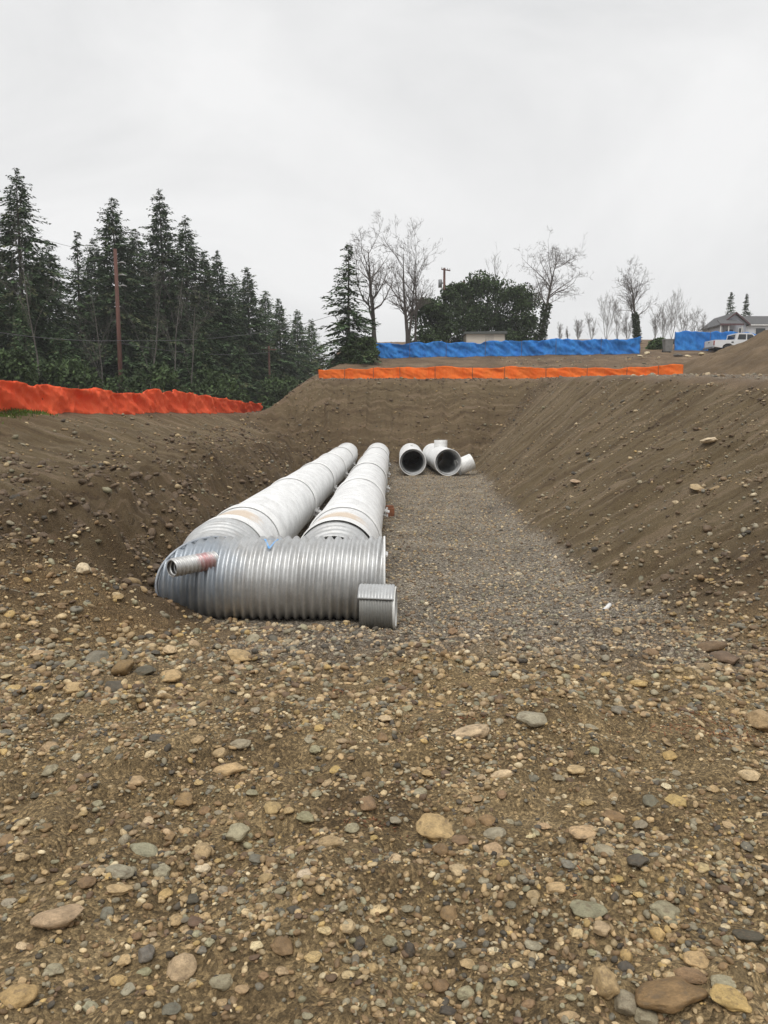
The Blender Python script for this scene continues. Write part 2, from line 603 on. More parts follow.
ICO = {k: icosphere(k) for k in (0, 1, 2, 3)}


def stone_shape(sub, seed, angular=0.5):
    r = np.random.default_rng(seed)
    V, F = ICO[sub]
    P = V.copy()
    for k in range(int(3 + 7 * angular)):
        nrm = r.normal(size=3); nrm /= np.linalg.norm(nrm)
        d = r.uniform(0.62, 0.9)
        t = P @ nrm - d
        P = P - np.where(t > 0, t, 0)[:, None] * nrm * r.uniform(0.6, 0.95)
    for k in range(4):
        w = r.normal(size=3) * 1.6; ph_ = r.uniform(0, 6.3)
        P = P * (1 + 0.045 * np.sin(V @ w * 1.7 + ph_))[:, None]
    if sub >= 3:
        for k in range(8):
            w = r.normal(size=3) * 6; ph_ = r.uniform(0, 6.3)
            P = P * (1 + 0.008 * np.sin(V @ w + ph_))[:, None]
    P /= np.abs(P).max(0)
    return P, F


PAL = {
    'tan': (0.43, 0.315, 0.185), 'pale tan': (0.53, 0.42, 0.27), 'grey': (0.31, 0.28, 0.215), 'blue grey': (0.185, 0.175, 0.150),
    'brown': (0.25, 0.168, 0.096), 'ochre': (0.47, 0.34, 0.16), 'pinkish': (0.41, 0.305, 0.20), 'dark grey': (0.092, 0.082, 0.070),
    'greenish grey': (0.30, 0.285, 0.205), 'cream': (0.62, 0.53, 0.38), 'reddish brown': (0.15, 0.102, 0.070),
}
PALW = {'tan': 6, 'pale tan': 3, 'grey': 4, 'blue grey': 1.6, 'brown': 6, 'ochre': 1.3, 'pinkish': 1.5, 'dark grey': 2, 'greenish grey': 2, 'cream': 0.7, 'reddish brown': 1}
PN = list(PALW); PW = np.array([PALW[k] for k in PN]); PW = PW / PW.sum()
PAL = {k: (v[0] * 1.06, v[1] * 1.02, v[2] * 0.90) for k, v in PAL.items()}
PC = np.array([PAL[k] for k in PN])

PROTO = [mesh_from('stone', *stone_shape(3, 100 + i, a), None, True, M['stone']) for i, a in enumerate([0.1, 0.2, 0.3, 0.4, 0.5, 0.6, 0.7, 0.8, 0.95, 0.15, 0.35, 0.55])]
ROUND = [0, 1, 2, 9, 3, 10]; ANG = [5, 6, 7, 8, 11, 4]


def put_stone(px, py, w, hh, colour, label, round_=True, seed=0, sink=None, group='cobbles scattered over the dirt', yaw=None, name='cobble', cat='stone'):
    """a stone whose outline is about w by hh pixels at that pixel of the photo, half sunk in the soil"""
    if sink is None:
        sink = 0.36 if round_ else 0.24
    r = random.Random(seed * 7919 + int(px) * 31 + int(py))
    p = ground_hit(px, py + hh * 0.2)
    rg = p[1] * CP + (EYE - p[2]) * SP
    a = w / FOC * rg / 2
    el = math.atan2(EYE - p[2], p[1])
    c = max(0.34 * a, hh / FOC * rg / 2 * 0.62)            # half height
    b = max(0.55 * a, min(1.2 * a, (hh / FOC * rg / 2 - 0.5 * c * math.cos(el)) / max(0.25, math.sin(el))))
    me = PROTO[r.choice(ROUND if round_ else ANG)]
    o = link(name, me)
    yw = r.uniform(-0.25, 0.25) if yaw is None else yaw
    z = hz(p[0], p[1])
    o.location = (p[0], p[1], z + c * (1 - 2 * sink))
    o.rotation_euler = (r.uniform(-0.18, 0.18), r.uniform(-0.2, 0.2), yw)
    o.scale = (a, b, c)
    k = r.uniform(0.85, 1.12)
    cc = PAL[colour]
    o.color = (cc[0] * k, cc[1] * k * r.uniform(0.97, 1.03), cc[2] * k * r.uniform(0.92, 1.08), 1)
    tag(o, label, cat, group)
    return o, p


# (px, py, w, h, colour, round, label, landmark phrase or None)
ST = [
 (436, 826, 42, 27, 'tan', 0, 'largest tan angular cobble just right of centre in the foreground', 'the big tan cobble'),
 (495, 832, 24, 13, 'grey', 1, 'smooth grey tan cobble in the cluster beside the big tan cobble', None),
 (487, 820, 18, 12, 'brown', 1, 'brownish cobble at the back of the cluster right of the big tan cobble', None),
 (441, 848, 15, 19, 'brown', 1, 'upright brown cobble tucked under the big tan cobble', None),
 (470, 822, 14, 17, 'brown', 0, 'narrow brown stone wedged behind the cluster of tan cobbles', None),
 (461, 840, 20, 12, 'brown', 0, 'flat brown stone lying beside the big tan cobble', None),
 (494, 849, 22, 16, 'tan', 0, 'tan wedge shaped cobble at the front of the cluster', 'the tan wedge cobble'),
 (458, 870, 20, 14, 'pale tan', 1, 'pale tan cobble lying alone in front of the cobble cluster', 'the lone pale cobble'),
 (584, 831, 31, 18, 'tan', 1, 'broad tan brown cobble at the middle right of the foreground', 'the broad tan cobble'),
 (606, 851, 28, 17, 'grey', 1, 'grey brown domed cobble in front of the broad tan cobble', 'the domed grey cobble'),
 (569, 864, 16, 12, 'blue grey', 1, 'small blue grey pebble in front of the broad tan cobble', None),
 (614, 815, 25, 13, 'brown', 1, 'long brown cobble behind the domed grey cobble', None),
 (556, 887, 25, 14, 'tan', 1, 'oval tan cobble lying tilted near the foreground centre right', 'the oval tan cobble'),
 (589, 908, 39, 20, 'greenish grey', 1, 'wide greenish grey cobble sunk flat in the sand', 'the wide greenish cobble'),
 (666, 910, 33, 22, 'grey', 1, 'smooth oval grey cobble lying clear of the others at right', 'the oval grey cobble'),
 (601, 927, 20, 16, 'pinkish', 1, 'rounded pinkish cobble in front of the wide greenish cobble', None),
 (658, 934, 16, 19, 'ochre', 1, 'yellowish egg shaped cobble in front of the oval grey cobble', 'the egg shaped cobble'),
 (749, 935, 33, 18, 'dark grey', 1, 'dark grey flat cobble near the right edge', 'the dark flat cobble'),
 (699, 960, 33, 18, 'tan', 0, 'tan cobble perched on a brown one in the lower right pile', 'the perched tan cobble'),
 (690, 975, 33, 13, 'brown', 0, 'brown slab cobble beneath the perched tan cobble', None),
 (671, 996, 74, 30, 'brown', 0, 'widest brown boulder at the bottom right corner', 'the widest brown boulder'),
 (730, 997, 40, 25, 'ochre', 0, 'ochre broken cobble right of the widest brown boulder', 'the ochre broken cobble'),
 (605, 981, 26, 42, 'tan', 0, 'tall tan slab standing left of the widest brown boulder', 'the tall tan slab'),
 (624, 1001, 28, 24, 'grey', 1, 'round grey cobble in front of the tall tan slab', 'the round grey cobble'),
 (646, 1015, 28, 20, 'grey', 1, 'grey cobble at the bottom edge beneath the widest brown boulder', None),
 (626, 967, 18, 14, 'dark grey', 0, 'dark stone leaning against the tall tan slab', None),
 (724, 982, 32, 17, 'grey', 1, 'light grey cobble behind the ochre broken cobble', None),
 (626, 954, 13, 19, 'ochre', 1, 'small golden cobble behind the tall tan slab', None),
 (471, 731, 42, 18, 'pale tan', 1, 'pale long boulder where the ramp breaks towards the pit', 'the pale long boulder'),
 (576, 769, 20, 13, 'tan', 1, 'round tan cobble on the upper ramp at right of centre', 'the round tan ramp cobble'),
 (502, 774, 24, 9, 'pale tan', 1, 'thin pale cobble lying in front of the pale long boulder', None),
 (676, 799, 22, 13, 'ochre', 1, 'yellow tan oval cobble on the right of the ramp', 'the yellow oval cobble'),
 (536, 722, 40, 10, 'grey', 0, 'flat grey slab right of the pale long boulder', 'the flat grey slab'),
 (409, 947, 13, 24, 'dark grey', 1, 'dark upright stone low in the foreground centre', 'the dark upright stone'),
 (725, 657, 28, 20, 'reddish brown', 0, 'dark reddish boulder on the right bank above the ramp', 'the dark reddish boulder'),
 (712, 648, 30, 9, 'reddish brown', 0, 'dark slab behind the dark reddish boulder', None),
 (764, 720, 30, 36, 'tan', 0, 'tan boulder cut by the right edge of the view', 'the tan boulder at the right edge'),
 (749, 775, 22, 14, 'pale tan', 1, 'pale cobble in front of the tan boulder at the right edge', None),
 (709, 689, 17, 13, 'grey', 1, 'grey cobble below the dark reddish boulder', None),
 (441, 985, 18, 18, 'brown', 1, 'brown cobble near the bottom edge right of the dark upright stone', None),
 (568, 1017, 24, 14, 'tan', 1, 'tan cobble at the bottom edge left of the round grey cobble', None),
 (240, 656, 32, 21, 'tan', 0, 'large tan boulder on the bank in front of the header pipe', 'the tan bank boulder'),
 (124, 667, 26, 28, 'brown', 0, 'brown boulder between two dark stones on the left bank', 'the brown bank boulder'),
 (98, 659, 24, 17, 'blue grey', 0, 'slate coloured slanting stone left of the brown bank boulder', None),
 (145, 671, 23, 17, 'dark grey', 0, 'dark stone right of the brown bank boulder', None),
 (172, 675, 23, 16, 'tan', 0, 'tan stone between the brown bank boulder and the tan bank boulder', None),
 (76, 688, 22, 15, 'tan', 0, 'tan stone in front of the slate coloured slanting stone', 'the tan bank stone'),
 (117, 687, 24, 12, 'dark grey', 0, 'dark low stone in front of the brown bank boulder', None),
 (14, 688, 17, 13, 'ochre', 1, 'yellowish cobble by the left edge of the bank', 'the yellowish bank cobble'),
 (185, 799, 20, 16, 'brown', 0, 'squarish brown tan cobble on the left of the ramp', 'the squarish cobble'),
 (273, 807, 18, 18, 'tan', 1, 'round tan cobble on the left half of the ramp', 'the round tan cobble'),
 (237, 832, 27, 18, 'grey', 1, 'grey tan double cobble on the left half of the ramp', 'the grey tan cobble'),
 (142, 851, 33, 18, 'greenish grey', 1, 'pale greenish cobble sunk in the left foreground', 'the pale greenish cobble'),
 (202, 851, 20, 26, 'tan', 0, 'tan upright cobble between greenish and grey tan cobbles', 'the tan upright cobble'),
 (119, 870, 31, 16, 'grey', 1, 'long grey cobble in front of the pale greenish cobble', 'the long grey cobble'),
 (125, 839, 14, 18, 'grey', 1, 'upright grey cobble behind the pale greenish cobble', None),
 (86, 882, 20, 13, 'brown', 1, 'brown oval cobble left of the long grey cobble', 'the brown oval cobble'),
 (258, 858, 19, 14, 'blue grey', 1, 'slate grey cobble touching a brown one at left centre', None),
 (270, 862, 13, 16, 'brown', 1, 'brown cobble touching the slate grey cobble at left centre', 'the brown touching cobble'),
 (265, 877, 16, 11, 'tan', 1, 'tan cobble in front of the touching slate and brown cobbles', None),
 (162, 870, 19, 16, 'grey', 1, 'rounded grey cobble right of the long grey cobble', None),
 (60, 917, 56, 24, 'pinkish', 0, 'wide pinkish slab sunk flat in the left foreground', 'the wide pinkish slab'),
 (106, 912, 15, 21, 'blue grey', 1, 'upright blue grey cobble right of the wide pinkish slab', 'the blue grey cobble'),
 (15, 995, 44, 30, 'ochre', 1, 'big yellow ochre cobble in the bottom left corner', 'the yellow corner cobble'),
 (284, 946, 25, 22, 'brown', 0, 'dark brown half round cobble in the lower left centre', 'the half round cobble'),
 (222, 980, 25, 19, 'grey', 1, 'grey cobble near the bottom left of centre', 'the lower grey cobble'),
 (182, 966, 31, 28, 'pinkish', 0, 'flat pinkish grey stone left of the lower grey cobble', 'the flat pinkish stone'),
 (118, 979, 19, 14, 'ochre', 1, 'golden cobble left of the flat pinkish stone', 'the golden cobble'),
 (128, 989, 16, 15, 'grey', 1, 'grey cobble in front of the golden cobble', None),
 (177, 920, 14, 16, 'tan', 1, 'tan pebble behind the flat pinkish stone', None),
 (147, 953, 18, 17, 'blue grey', 0, 'blue tinted stone left of the flat pinkish stone', None),
 (305, 874, 17, 11, 'cream', 0, 'pale cream stone right of the brown touching cobble', 'the pale cream stone'),
 (330, 842, 28, 10, 'tan', 0, 'flat tan stone in the centre of the ramp', 'the flat tan stone'),
 (377, 910, 22, 12, 'pale tan', 0, 'pale flat stone in the lower centre', 'the pale flat stone'),
 (358, 943, 15, 17, 'dark grey', 1, 'dark pebble below the pale flat stone', None),
 (120, 889, 27, 11, 'tan', 1, 'tan grey flat cobble in front of the long grey cobble', None),
 (230, 771, 36, 12, 'tan', 0, 'flat tan slab on the upper left of the ramp', 'the flat tan slab'),
 (220, 752, 14, 15, 'tan', 1, 'tan cobble behind the flat tan slab', None),
 (240, 743, 22, 10, 'grey', 1, 'grey cobble lying behind the flat tan slab', None),
 (50, 746, 19, 12, 'tan', 1, 'tan cobble on the upper left of the ramp near the edge', 'the upper left tan cobble'),
 (84, 568, 15, 20, 'cream', 0, 'cream coloured boulder standing on the left slope', 'the cream slope boulder'),
 (709, 440, 17, 8, 'cream', 1, 'long pale stone high on the right slope', 'the pale slope stone'),
 (698, 488, 15, 11, 'pale tan', 0, 'pale stone halfway down the right slope', None),
 (576, 482, 12, 6, 'pinkish', 0, 'pinkish stone low on the far right slope', None),
 (62, 605, 13, 9, 'brown', 0, 'brown stone below the cream slope boulder', None),
 (118, 597, 12, 9, 'tan', 0, 'tan stone on the bank left of the header pipe elbow', None),
 (98, 872, 14, 10, 'pale tan', 1, 'pale pebble left of the long grey cobble', None),
]
landmarks = []
occupied = []
n_indiv = 0
for i, (px, py, w, hh, c, rd, label, lm) in enumerate(ST):
    o, p = put_stone(px, py, w, hh, c, label, bool(rd), i, yaw=(-0.5 if c == 'cream' and py < 450 else None))
    occupied.append((px, py, w))
    n_indiv += 1
    if lm:
        landmarks.append((px, py, w, lm))

used = set()
SHAPES = [('rounded', 1), ('angular', 0), ('flat', 1), ('oval', 1), ('chipped', 0), ('squat', 0), ('smooth', 1)]
tries = 0
while n_indiv < 295 and tries < 6000:
    tries += 1
    py = random.uniform(668, 1020) if random.random() < 0.9 else random.uniform(630, 668)
    px = random.uniform(4, 764)
    w = min(24, max(11.0, random.lognormvariate(2.62, 0.24))) * (0.82 + 0.3 * (py - 640) / 380)
    if py < 700 and 290 < px < 600 and w > 11:
        continue
    if any((px - a) ** 2 + ((py - b) * 1.3) ** 2 < (0.55 * (w + c)) ** 2 for a, b, c in occupied):
        continue
    lm = min(landmarks, key=lambda L: (L[0] - px) ** 2 + (1.5 * (L[1] - py)) ** 2)
    dx, dy = px - lm[0], (py - lm[1]) * 1.5
    rel = ('right of' if dx > 0 else 'left of') if abs(dx) > abs(dy) else ('in front of' if dy > 0 else 'behind')
    dist = math.hypot(dx, dy)
    pre = 'close' if dist < lm[2] * 1.3 else ('a little way' if dist < lm[2] * 2.6 else 'well')
    cname = random.choices(PN, PW)[0]
    for k in range(14):
        sh, rd = random.choice(SHAPES)
        if k > 5:
            cname = random.choices(PN, PW)[0]
        key = (cname, rel, lm[3]) if k < 10 else (cname, sh, rel, lm[3])
        if key not in used:
            break
    else:
        continue
    used.add(key); used.add((cname, sh, rel, lm[3]))
    ratio = {'flat': 0.48, 'squat': 0.75, 'oval': 0.6}.get(sh, random.uniform(0.6, 0.8))
    size = 'small' if w < 14.5 else 'mid sized'
    put_stone(px, py, w, w * ratio, cname, ' '.join(f'{size} {sh} {cname} stone {pre} {rel} {lm[3]}'.split()) if len(f'{size} {sh} {cname} stone {pre} {rel} {lm[3]}'.split()) <= 16 else f'{sh} {cname} stone {rel} {lm[3]}', bool(rd), 1000 + tries)
    occupied.append((px, py, w))
    n_indiv += 1


def rand_rot(r, k, tilt):
    yaw = r.uniform(0, 2 * PI, k); tx = r.normal(0, tilt, k); ty = r.normal(0, tilt, k)
    cz, sz = np.cos(yaw), np.sin(yaw); cx, sx = np.cos(tx), np.sin(tx); cy, sy = np.cos(ty), np.sin(ty)
    R = np.zeros((k, 3, 3))
    R[:, 0, 0] = cz * cy; R[:, 0, 1] = cz * sy * sx - sz * cx; R[:, 0, 2] = cz * sy * cx + sz * sx
    R[:, 1, 0] = sz * cy; R[:, 1, 1] = sz * sy * sx + cz * cx; R[:, 1, 2] = sz * sy * cx - cz * sx
    R[:, 2, 0] = -sy; R[:, 2, 1] = cy * sx; R[:, 2, 2] = cy * cx
    return R


def pebbles(x, y, rad, sub, seed, sink=0.3, gain=1.0, grey=0.0, soil=0.0):
    """many small stones as arrays: verts, faces, colours"""
    r = np.random.default_rng(seed)
    k = len(x)
    z = h(x, y)
    shapes = [stone_shape(sub, 900 + i, a)[0] for i, a in enumerate(np.linspace(0.1, 0.9, 16))]
    Fb = ICO[sub][1]
    S = np.array(shapes)[r.integers(0, 16, k)]
    sc = np.stack([rad * r.uniform(0.9, 1.3, k), rad * r.uniform(0.65, 1.0, k), rad * r.uniform(0.4, 0.75, k)], 1)
    P = S * sc[:, None, :]
    P = np.einsum('kij,kvj->kvi', rand_rot(r, k, 0.3), P)
    P[:, :, 0] += x[:, None]; P[:, :, 1] += y[:, None]
    P[:, :, 2] += (z + sc[:, 2] * (1 - 2 * sink))[:, None]
    nv = S.shape[1]
    F = (Fb[None] + (np.arange(k) * nv)[:, None, None]).reshape(-1, 3)
    ci = r.choice(len(PN), k, p=PW)
    c = PC[ci] * r.uniform(0.65, 1.15, (k, 1)) * gain
    c = c * (1 - grey) + c.mean(1, keepdims=True) * grey * np.array([1.03, 1.0, 0.94])
    if soil:
        sm = (r.random((k, 1)) < soil)
        c = np.where(sm, np.array([0.135, 0.092, 0.056]) * r.uniform(0.65, 1.25, (k, 1)), c)
    C = np.repeat(c[:, None], nv, 1).reshape(-1, 3)
    return P.reshape(-1, 3), F, C


def scatter_obj(name, sets, label, cat):
    Vs, Fs, Cs = [], [], []; o = 0
    for V_, F_, C_ in sets:
        Vs.append(V_); Fs.append(F_ + o); Cs.append(C_); o += len(V_)
    ob = link(name, mesh_from(name, np.concatenate(Vs), np.concatenate(Fs), np.concatenate(Cs), True, M['gravel']))
    return tag(ob, label, cat, kind='stuff')


def pts_strip(r, k, y0, y1, margin=0.8, power=1.0):
    y = y0 + (y1 - y0) * r.uniform(0, 1, k) ** power
    x = (r.uniform(-1, 1, k)) * (0.52 * y + margin)
    return x, y


def clustered(r, x, y, sc, seed, lo):
    m = fbm(x * sc, y * sc, 3, seed) > lo + r.normal(0, 0.35, len(x))
    return m


r = np.random.default_rng(11)
x, y = pts_strip(r, 34000, 1.3, 4.6)
m = clustered(r, x, y, 1.1, 201, -0.15); x, y = x[m], y[m]
setA = pebbles(x, y, np.clip(r.lognormal(math.log(0.0075), 0.55, len(x)), 0.003, 0.0021 * 1 + 0.0055 * y), 1, 12)
x, y = pts_strip(r, 26000, 4.6, 10.4, 1.0, 1.25)
m = clustered(r, x, y, 0.7, 202, 0.0) & ~((x > -1.8) & (x < 3.2) & (r.random(len(x)) < 0.95 * (y - 5.2) / 2.0)) & ~((x < -1.5) & (y > 6.8) & (r.random(len(x)) < 0.5)); x, y = x[m], y[m]
setB = pebbles(x, y, np.clip(r.lognormal(math.log(0.0145), 0.6, len(x)), 0.006, 0.0062 * y), 1, 13, gain=0.95)
# extra cobbles on the bank at the left and where the floor meets the right slope
x = r.uniform(-4.8, -0.4, 1500); y = r.uniform(6.8, 10.0, 1500)
m = clustered(r, x, y, 0.8, 204, 0.25); x, y = x[m], y[m]
setB2 = pebbles(x, y, np.clip(r.lognormal(math.log(0.024), 0.6, len(x)), 0.010, 0.06), 1, 14)
x = r.uniform(1.2, 6.5, 3600); y = r.uniform(6.0, 13.5, 3600)
m = clustered(r, x, y, 0.6, 205, 0.2) & ~((x < 3.0) & (r.random(len(x)) < 0.75)); x, y = x[m], y[m]
setB3 = pebbles(x, y, np.clip(r.lognormal(math.log(0.022), 0.6, len(x)), 0.010, 0.07), 1, 15, gain=0.9, grey=0.15)
x, y = pts_strip(r, 3400, 1.3, 4.8)
m = clustered(r, x, y, 0.9, 211, -0.05); x, y = x[m], y[m]
setA2 = pebbles(x, y, np.clip(r.lognormal(math.log(0.0135), 0.32, len(x)), 0.006, 0.0062 * y), 2, 31, sink=0.38)
x, y = pts_strip(r, 5000, 4.6, 8.2)
m = clustered(r, x, y, 0.6, 212, 0.05) & ~((x > -1.5) & (x < 3) & (r.random(len(x)) < (y - 5.2) / 1.8)) & ~((x < -1.5) & (y > 6.8) & (r.random(len(x)) < 0.5)); x, y = x[m], y[m]
setB4 = pebbles(x, y, np.clip(r.lognormal(math.log(0.026), 0.35, len(x)), 0.010, 0.0064 * y), 1, 32, sink=0.38)
scatter_obj('pebbles', [setA, setB, setB2, setB3, setA2, setB4], 'mixed pebbles and small stones strewn over the foreground dirt', 'pebbles')

# pit floor gravel
k = 42000
y = 5.8 + 35.9 * r.uniform(0, 1, k) ** 1.6
x = r.uniform(-1, 1, k); x = 0.4 + x * 4.2
fz = zones(x, y)[0]
m = ((fz > 0.4) | ((y < 10.3) & (x > -1.6) & (x < 3.6) & (r.random(k) < (y - 5.2) / 2.6))) & ~((y > 9.9) & (y < 11.0) & (x < 0.0)) ; x, y = x[m], y[m]
setC = pebbles(x, y, np.clip(r.lognormal(math.log(0.0165), 0.42, len(x)), 0.007, 0.045), 0, 16, gain=1.12, grey=0.2)
scatter_obj('gravel', [setC], 'crushed grey gravel spread over the pit floor', 'gravel')

# slopes
k = 34000
y = 8 + 36 * r.uniform(0, 1, k) ** 1.3; x = r.uniform(3.2, 9.6, k)
m = (zones(x, y)[1] > 0.5) & (fbm(x * 0.35, y * 1.3, 3, 206) > 0.1 + r.normal(0, 0.3, k)); x, y = x[m], y[m]
setD = pebbles(x, y, np.clip(r.lognormal(math.log(0.0115), 0.62, len(x)), 0.006, 0.075), 0, 17, gain=1.0, grey=0.15)
k = 17000
y = 9 + 36 * r.uniform(0, 1, k) ** 1.3; x = r.uniform(-11, -3, k)
m = (zones(x, y)[1] > 0.5) & (fbm(x * 0.5, y * 0.8, 3, 207) > 0.05 + 0.25 * (x < -6) + r.normal(0, 0.3, k)); x, y = x[m], y[m]
setE = pebbles(x, y, np.clip(r.lognormal(math.log(0.020), 0.6, len(x)), 0.010, 0.10), 0, 18, gain=0.85)
x = r.uniform(-8, 11, 2600); y = r.uniform(41.5, 48, 2600)
setF = pebbles(x, y, np.clip(r.lognormal(math.log(0.035), 0.5, 2600), 0.015, 0.12), 0, 19, gain=0.8, soil=0.6)
y = 9.5 + 34 * r.uniform(0, 1, 15000) ** 1.3; x = -3.0 - 4.6 * r.uniform(0, 1, 15000) ** 1.2
m = (zones(x, y)[1] > 0.4) & (fbm(x * 0.9, y * 0.9, 3, 208) > r.normal(0, 0.3, 15000)); x, y = x[m], y[m]
setH = pebbles(x, y, np.clip(r.lognormal(math.log(0.026), 0.65, len(x)), 0.010, 0.11), 1, 23, gain=0.85, soil=0.8)
y = 9 + 35 * r.uniform(0, 1, 12000) ** 1.3; x = r.uniform(3.2, 9.6, 12000)
m = (zones(x, y)[1] > 0.5) & (fbm(x * 0.3, y * 1.5, 3, 209) > 0.1 + r.normal(0, 0.25, 12000)); x, y = x[m], y[m]
setI = pebbles(x, y, np.clip(r.lognormal(math.log(0.017), 0.6, len(x)), 0.008, 0.08), 1, 24, gain=0.95, soil=0.75)
x = r.uniform(9.4, 22, 2600); y = r.uniform(18, 64, 2600)
setG = pebbles(x, y, np.clip(r.lognormal(math.log(0.04), 0.5, 2600), 0.015, 0.14), 0, 20, gain=0.9, grey=0.2)
scatter_obj('slope_stones', [setD, setE, setF, setG, setH, setI], 'loose stones and grit scattered on the dirt slopes', 'stones')

# ------------------------------------------------------------------ corrugated pipes
PD = 1.22
PR = PD / 2


def corr_tube(L, R, pitch, depth, turns, nang=72, spp=6, y0=0.0, inner=True, wall=0.012, ends=(None, None)):
    """helically corrugated tube along +y from y0; ends: functions of (x,z) giving a y offset for a mitred end"""
    nl = max(2, int(round(L / pitch * spp)) + 1)
    s = np.linspace(0, 1, nl)[:, None]
    th = np.linspace(0, 2 * PI, nang, endpoint=False)[None]

    def shell(R0):
        cx, cz = np.cos(th), np.sin(th)
        a = y0 + (ends[0](R0 * cx, R0 * cz) if ends[0] else 0 * th)
        b = y0 + L + (ends[1](R0 * cx, R0 * cz) if ends[1] else 0 * th)
        yy = a + (b - a) * s
        rr = R0 + depth * np.cos(2 * PI * (yy / pitch) + turns * th)
        return np.stack([rr * cx, yy, rr * cz], -1).reshape(-1, 3)
    i = np.arange(nl - 1)[:, None] * nang; j = np.arange(nang)[None]; j2 = (j + 1) % nang
    F1 = np.stack([i + j, i + nang + j, i + nang + j2, i + j2], -1).reshape(-1, 4)
    V = shell(R)
    if not inner:
        return V, F1
    V2 = shell(R - wall)
    o = len(V)
    F2 = F1[:, ::-1] + o
    j = np.arange(nang); j2 = (j + 1) % nang; e = (nl - 1) * nang
    C0 = np.stack([j, j2, o + j2, o + j], -1)
    C1 = np.stack([e + j, o + e + j, o + e + j2, e + j2], -1)
    return np.concatenate([V, V2]), np.concatenate([F1, F2, C0, C1])


def rust_top(nt, tc, c):
    m_ = patch(nt, tc, (0.0, 0.45, 0.60), 0.42, 0.5, 5.0)
    return mixc(nt, maths(nt, 'MULTIPLY', m_, 0.65), c, (0.60, 0.44, 0.28))


def elbow_paint(nt, tc, c):
    m1 = patch(nt, tc, (-2.55, -0.45, 0.25), 0.62, 0.75, 4.0)
    c = mixc(nt, maths(nt, 'MULTIPLY', m1, 0.62), c, (0.30, 0.36, 0.43))
    m2 = patch(nt, tc, (-2.75, -0.35, -0.15), 0.5, 0.5, 5.0)
    return mixc(nt, maths(nt, 'MULTIPLY', m2, 0.5), c, (0.28, 0.32, 0.37))


M['pipe'] = steel('galvanised_pipe', (0.83, 0.833, 0.825), 0.12, 0.45)
M['pipe_rust'] = steel('galvanised_pipe_stained', (0.82, 0.823, 0.815), 0.12, 0.45, rust_top)
M['header'] = steel('header_steel', (0.61, 0.615, 0.61), 0.70, 0.46, elbow_paint, 0.35)
M['band'] = steel('band_steel', (0.87, 0.87, 0.855), 0.08, 0.42, None, 0.10)
M['lug'] = steel('lug_steel', (0.72, 0.72, 0.71), 0.3, 0.45)


def add_tube(name, VF, mat, parent):
    return link(name, mesh_from(name, VF[0], VF[1], None, True, mat), parent)


def coupling_band(parent, yc, R=PR, lug_angle=-0.35):
    V_, F_ = corr_tube(0.40, R + 0.036, 0.134, 0.008, 0, 72, 8, yc - 0.20, True, 0.012)
    b = add_tube('coupling_band', (V_, F_), M['band'], parent)
    mb = MB()
    ca, sa = math.cos(lug_angle), math.sin(lug_angle)
    for dz in (-0.05, 0.05):
        mb.box(((R + 0.09) * ca - dz * sa, yc, (R + 0.09) * sa + dz * ca), (0.15, 0.34, 0.03), 0, 0.0, -lug_angle)
    for dy in (-0.08, 0.08):
        p = Vector(((R + 0.08) * ca, yc + dy, (R + 0.08) * sa)); d = Vector((-sa, 0, ca))
        mb.tube([p - d * 0.13, p + d * 0.13], 0.024, 6)
    mb.build('band_lug', M['lug'], b)
    return b


def pipe_run(x0, y0, x1, y1, joints, label):
    ang = math.atan2(-(x1 - x0), y1 - y0)
    root = empty('culvert_pipe', (x0, y0, FLOOR + PR + 0.02), label, 'pipe', 'long corrugated pipe runs lying on the pit floor', ang)
    L = math.hypot(x1 - x0, y1 - y0)
    js = [0] + joints + [L]
    for i, (a, b) in enumerate(zip(js[:-1], js[1:])):
        V_, F_ = corr_tube(b - a - 0.02, PR, 0.125, 0.014, 1, 72, 6, a + 0.01, True, 0.014)
        s = add_tube('pipe_section', (V_, F_), M['pipe_rust' if i == 0 else 'pipe'], root)
        if i == 0:
            s['label'] = 'nearest pipe section with a tan stain on its crown'
    for j in joints + [L - 0.18]:
        coupling_band(root, j)
    return root


YH = 10.45
XL, XR = -2.42, -0.72
pipe_run(XL + 0.02, YH + 1.32, XL + 0.38, 42.6, [1.3, 7.2, 13.3, 19.4, 25.5], 'left white corrugated pipe run reaching from the header elbow to the far wall')
pipe_run(XR + 0.02, YH + 1.04, XR + 0.38, 42.6, [1.6, 7.5, 13.6, 19.7, 25.8], 'right white corrugated pipe run beside the open gravel strip of the pit floor')

# header: a wide corrugated pipe across the near end, mitred at the left where it turns into the left run
HR = 0.56
HZ = FLOOR + HR - 0.0
head = empty('header_pipe', (0, YH, HZ), 'silver corrugated header pipe lying crosswise with a mitred left elbow', 'pipe')


def along_x(V_):
    return np.stack([V_[:, 1], -V_[:, 0], V_[:, 2]], 1)      # +y axis -> +x, +x -> -y


Lh = 0.0 - XL
hv, hf = corr_tube(Lh, HR, 0.116, 0.029, -2, 96, 8, XL, True, 0.014, (lambda cx, cz: -cx, None))
# local cx maps to -y; the mitre start is x = XL + y  ->  XL - cx
add_tube('pipe_body', (along_x(hv), hf), M['header'], head)
sv_, sf_ = corr_tube(1.30, HR, 0.122, 0.016, 2, 96, 8, 0.0, True, 0.014, (lambda cx, cz: cx, None))


def widen(V_, ya, yb):
    # the arm opens from the header's bore to the wider bore of the runs
    t = np.clip((V_[:, 1] - ya) / (yb - ya), 0, 1); t = t * t * (3 - 2 * t)
    k = 1 + t * (PR / HR - 1)
    return np.stack([V_[:, 0] * k, V_[:, 1], V_[:, 2] * k + t * (PR + 0.02 - HR)], 1)


sv_ = widen(sv_, 0.2, 0.9) + np.array([XL, 0, 0])
add_tube('elbow_arm', (sv_, sf_), M['header'], head)
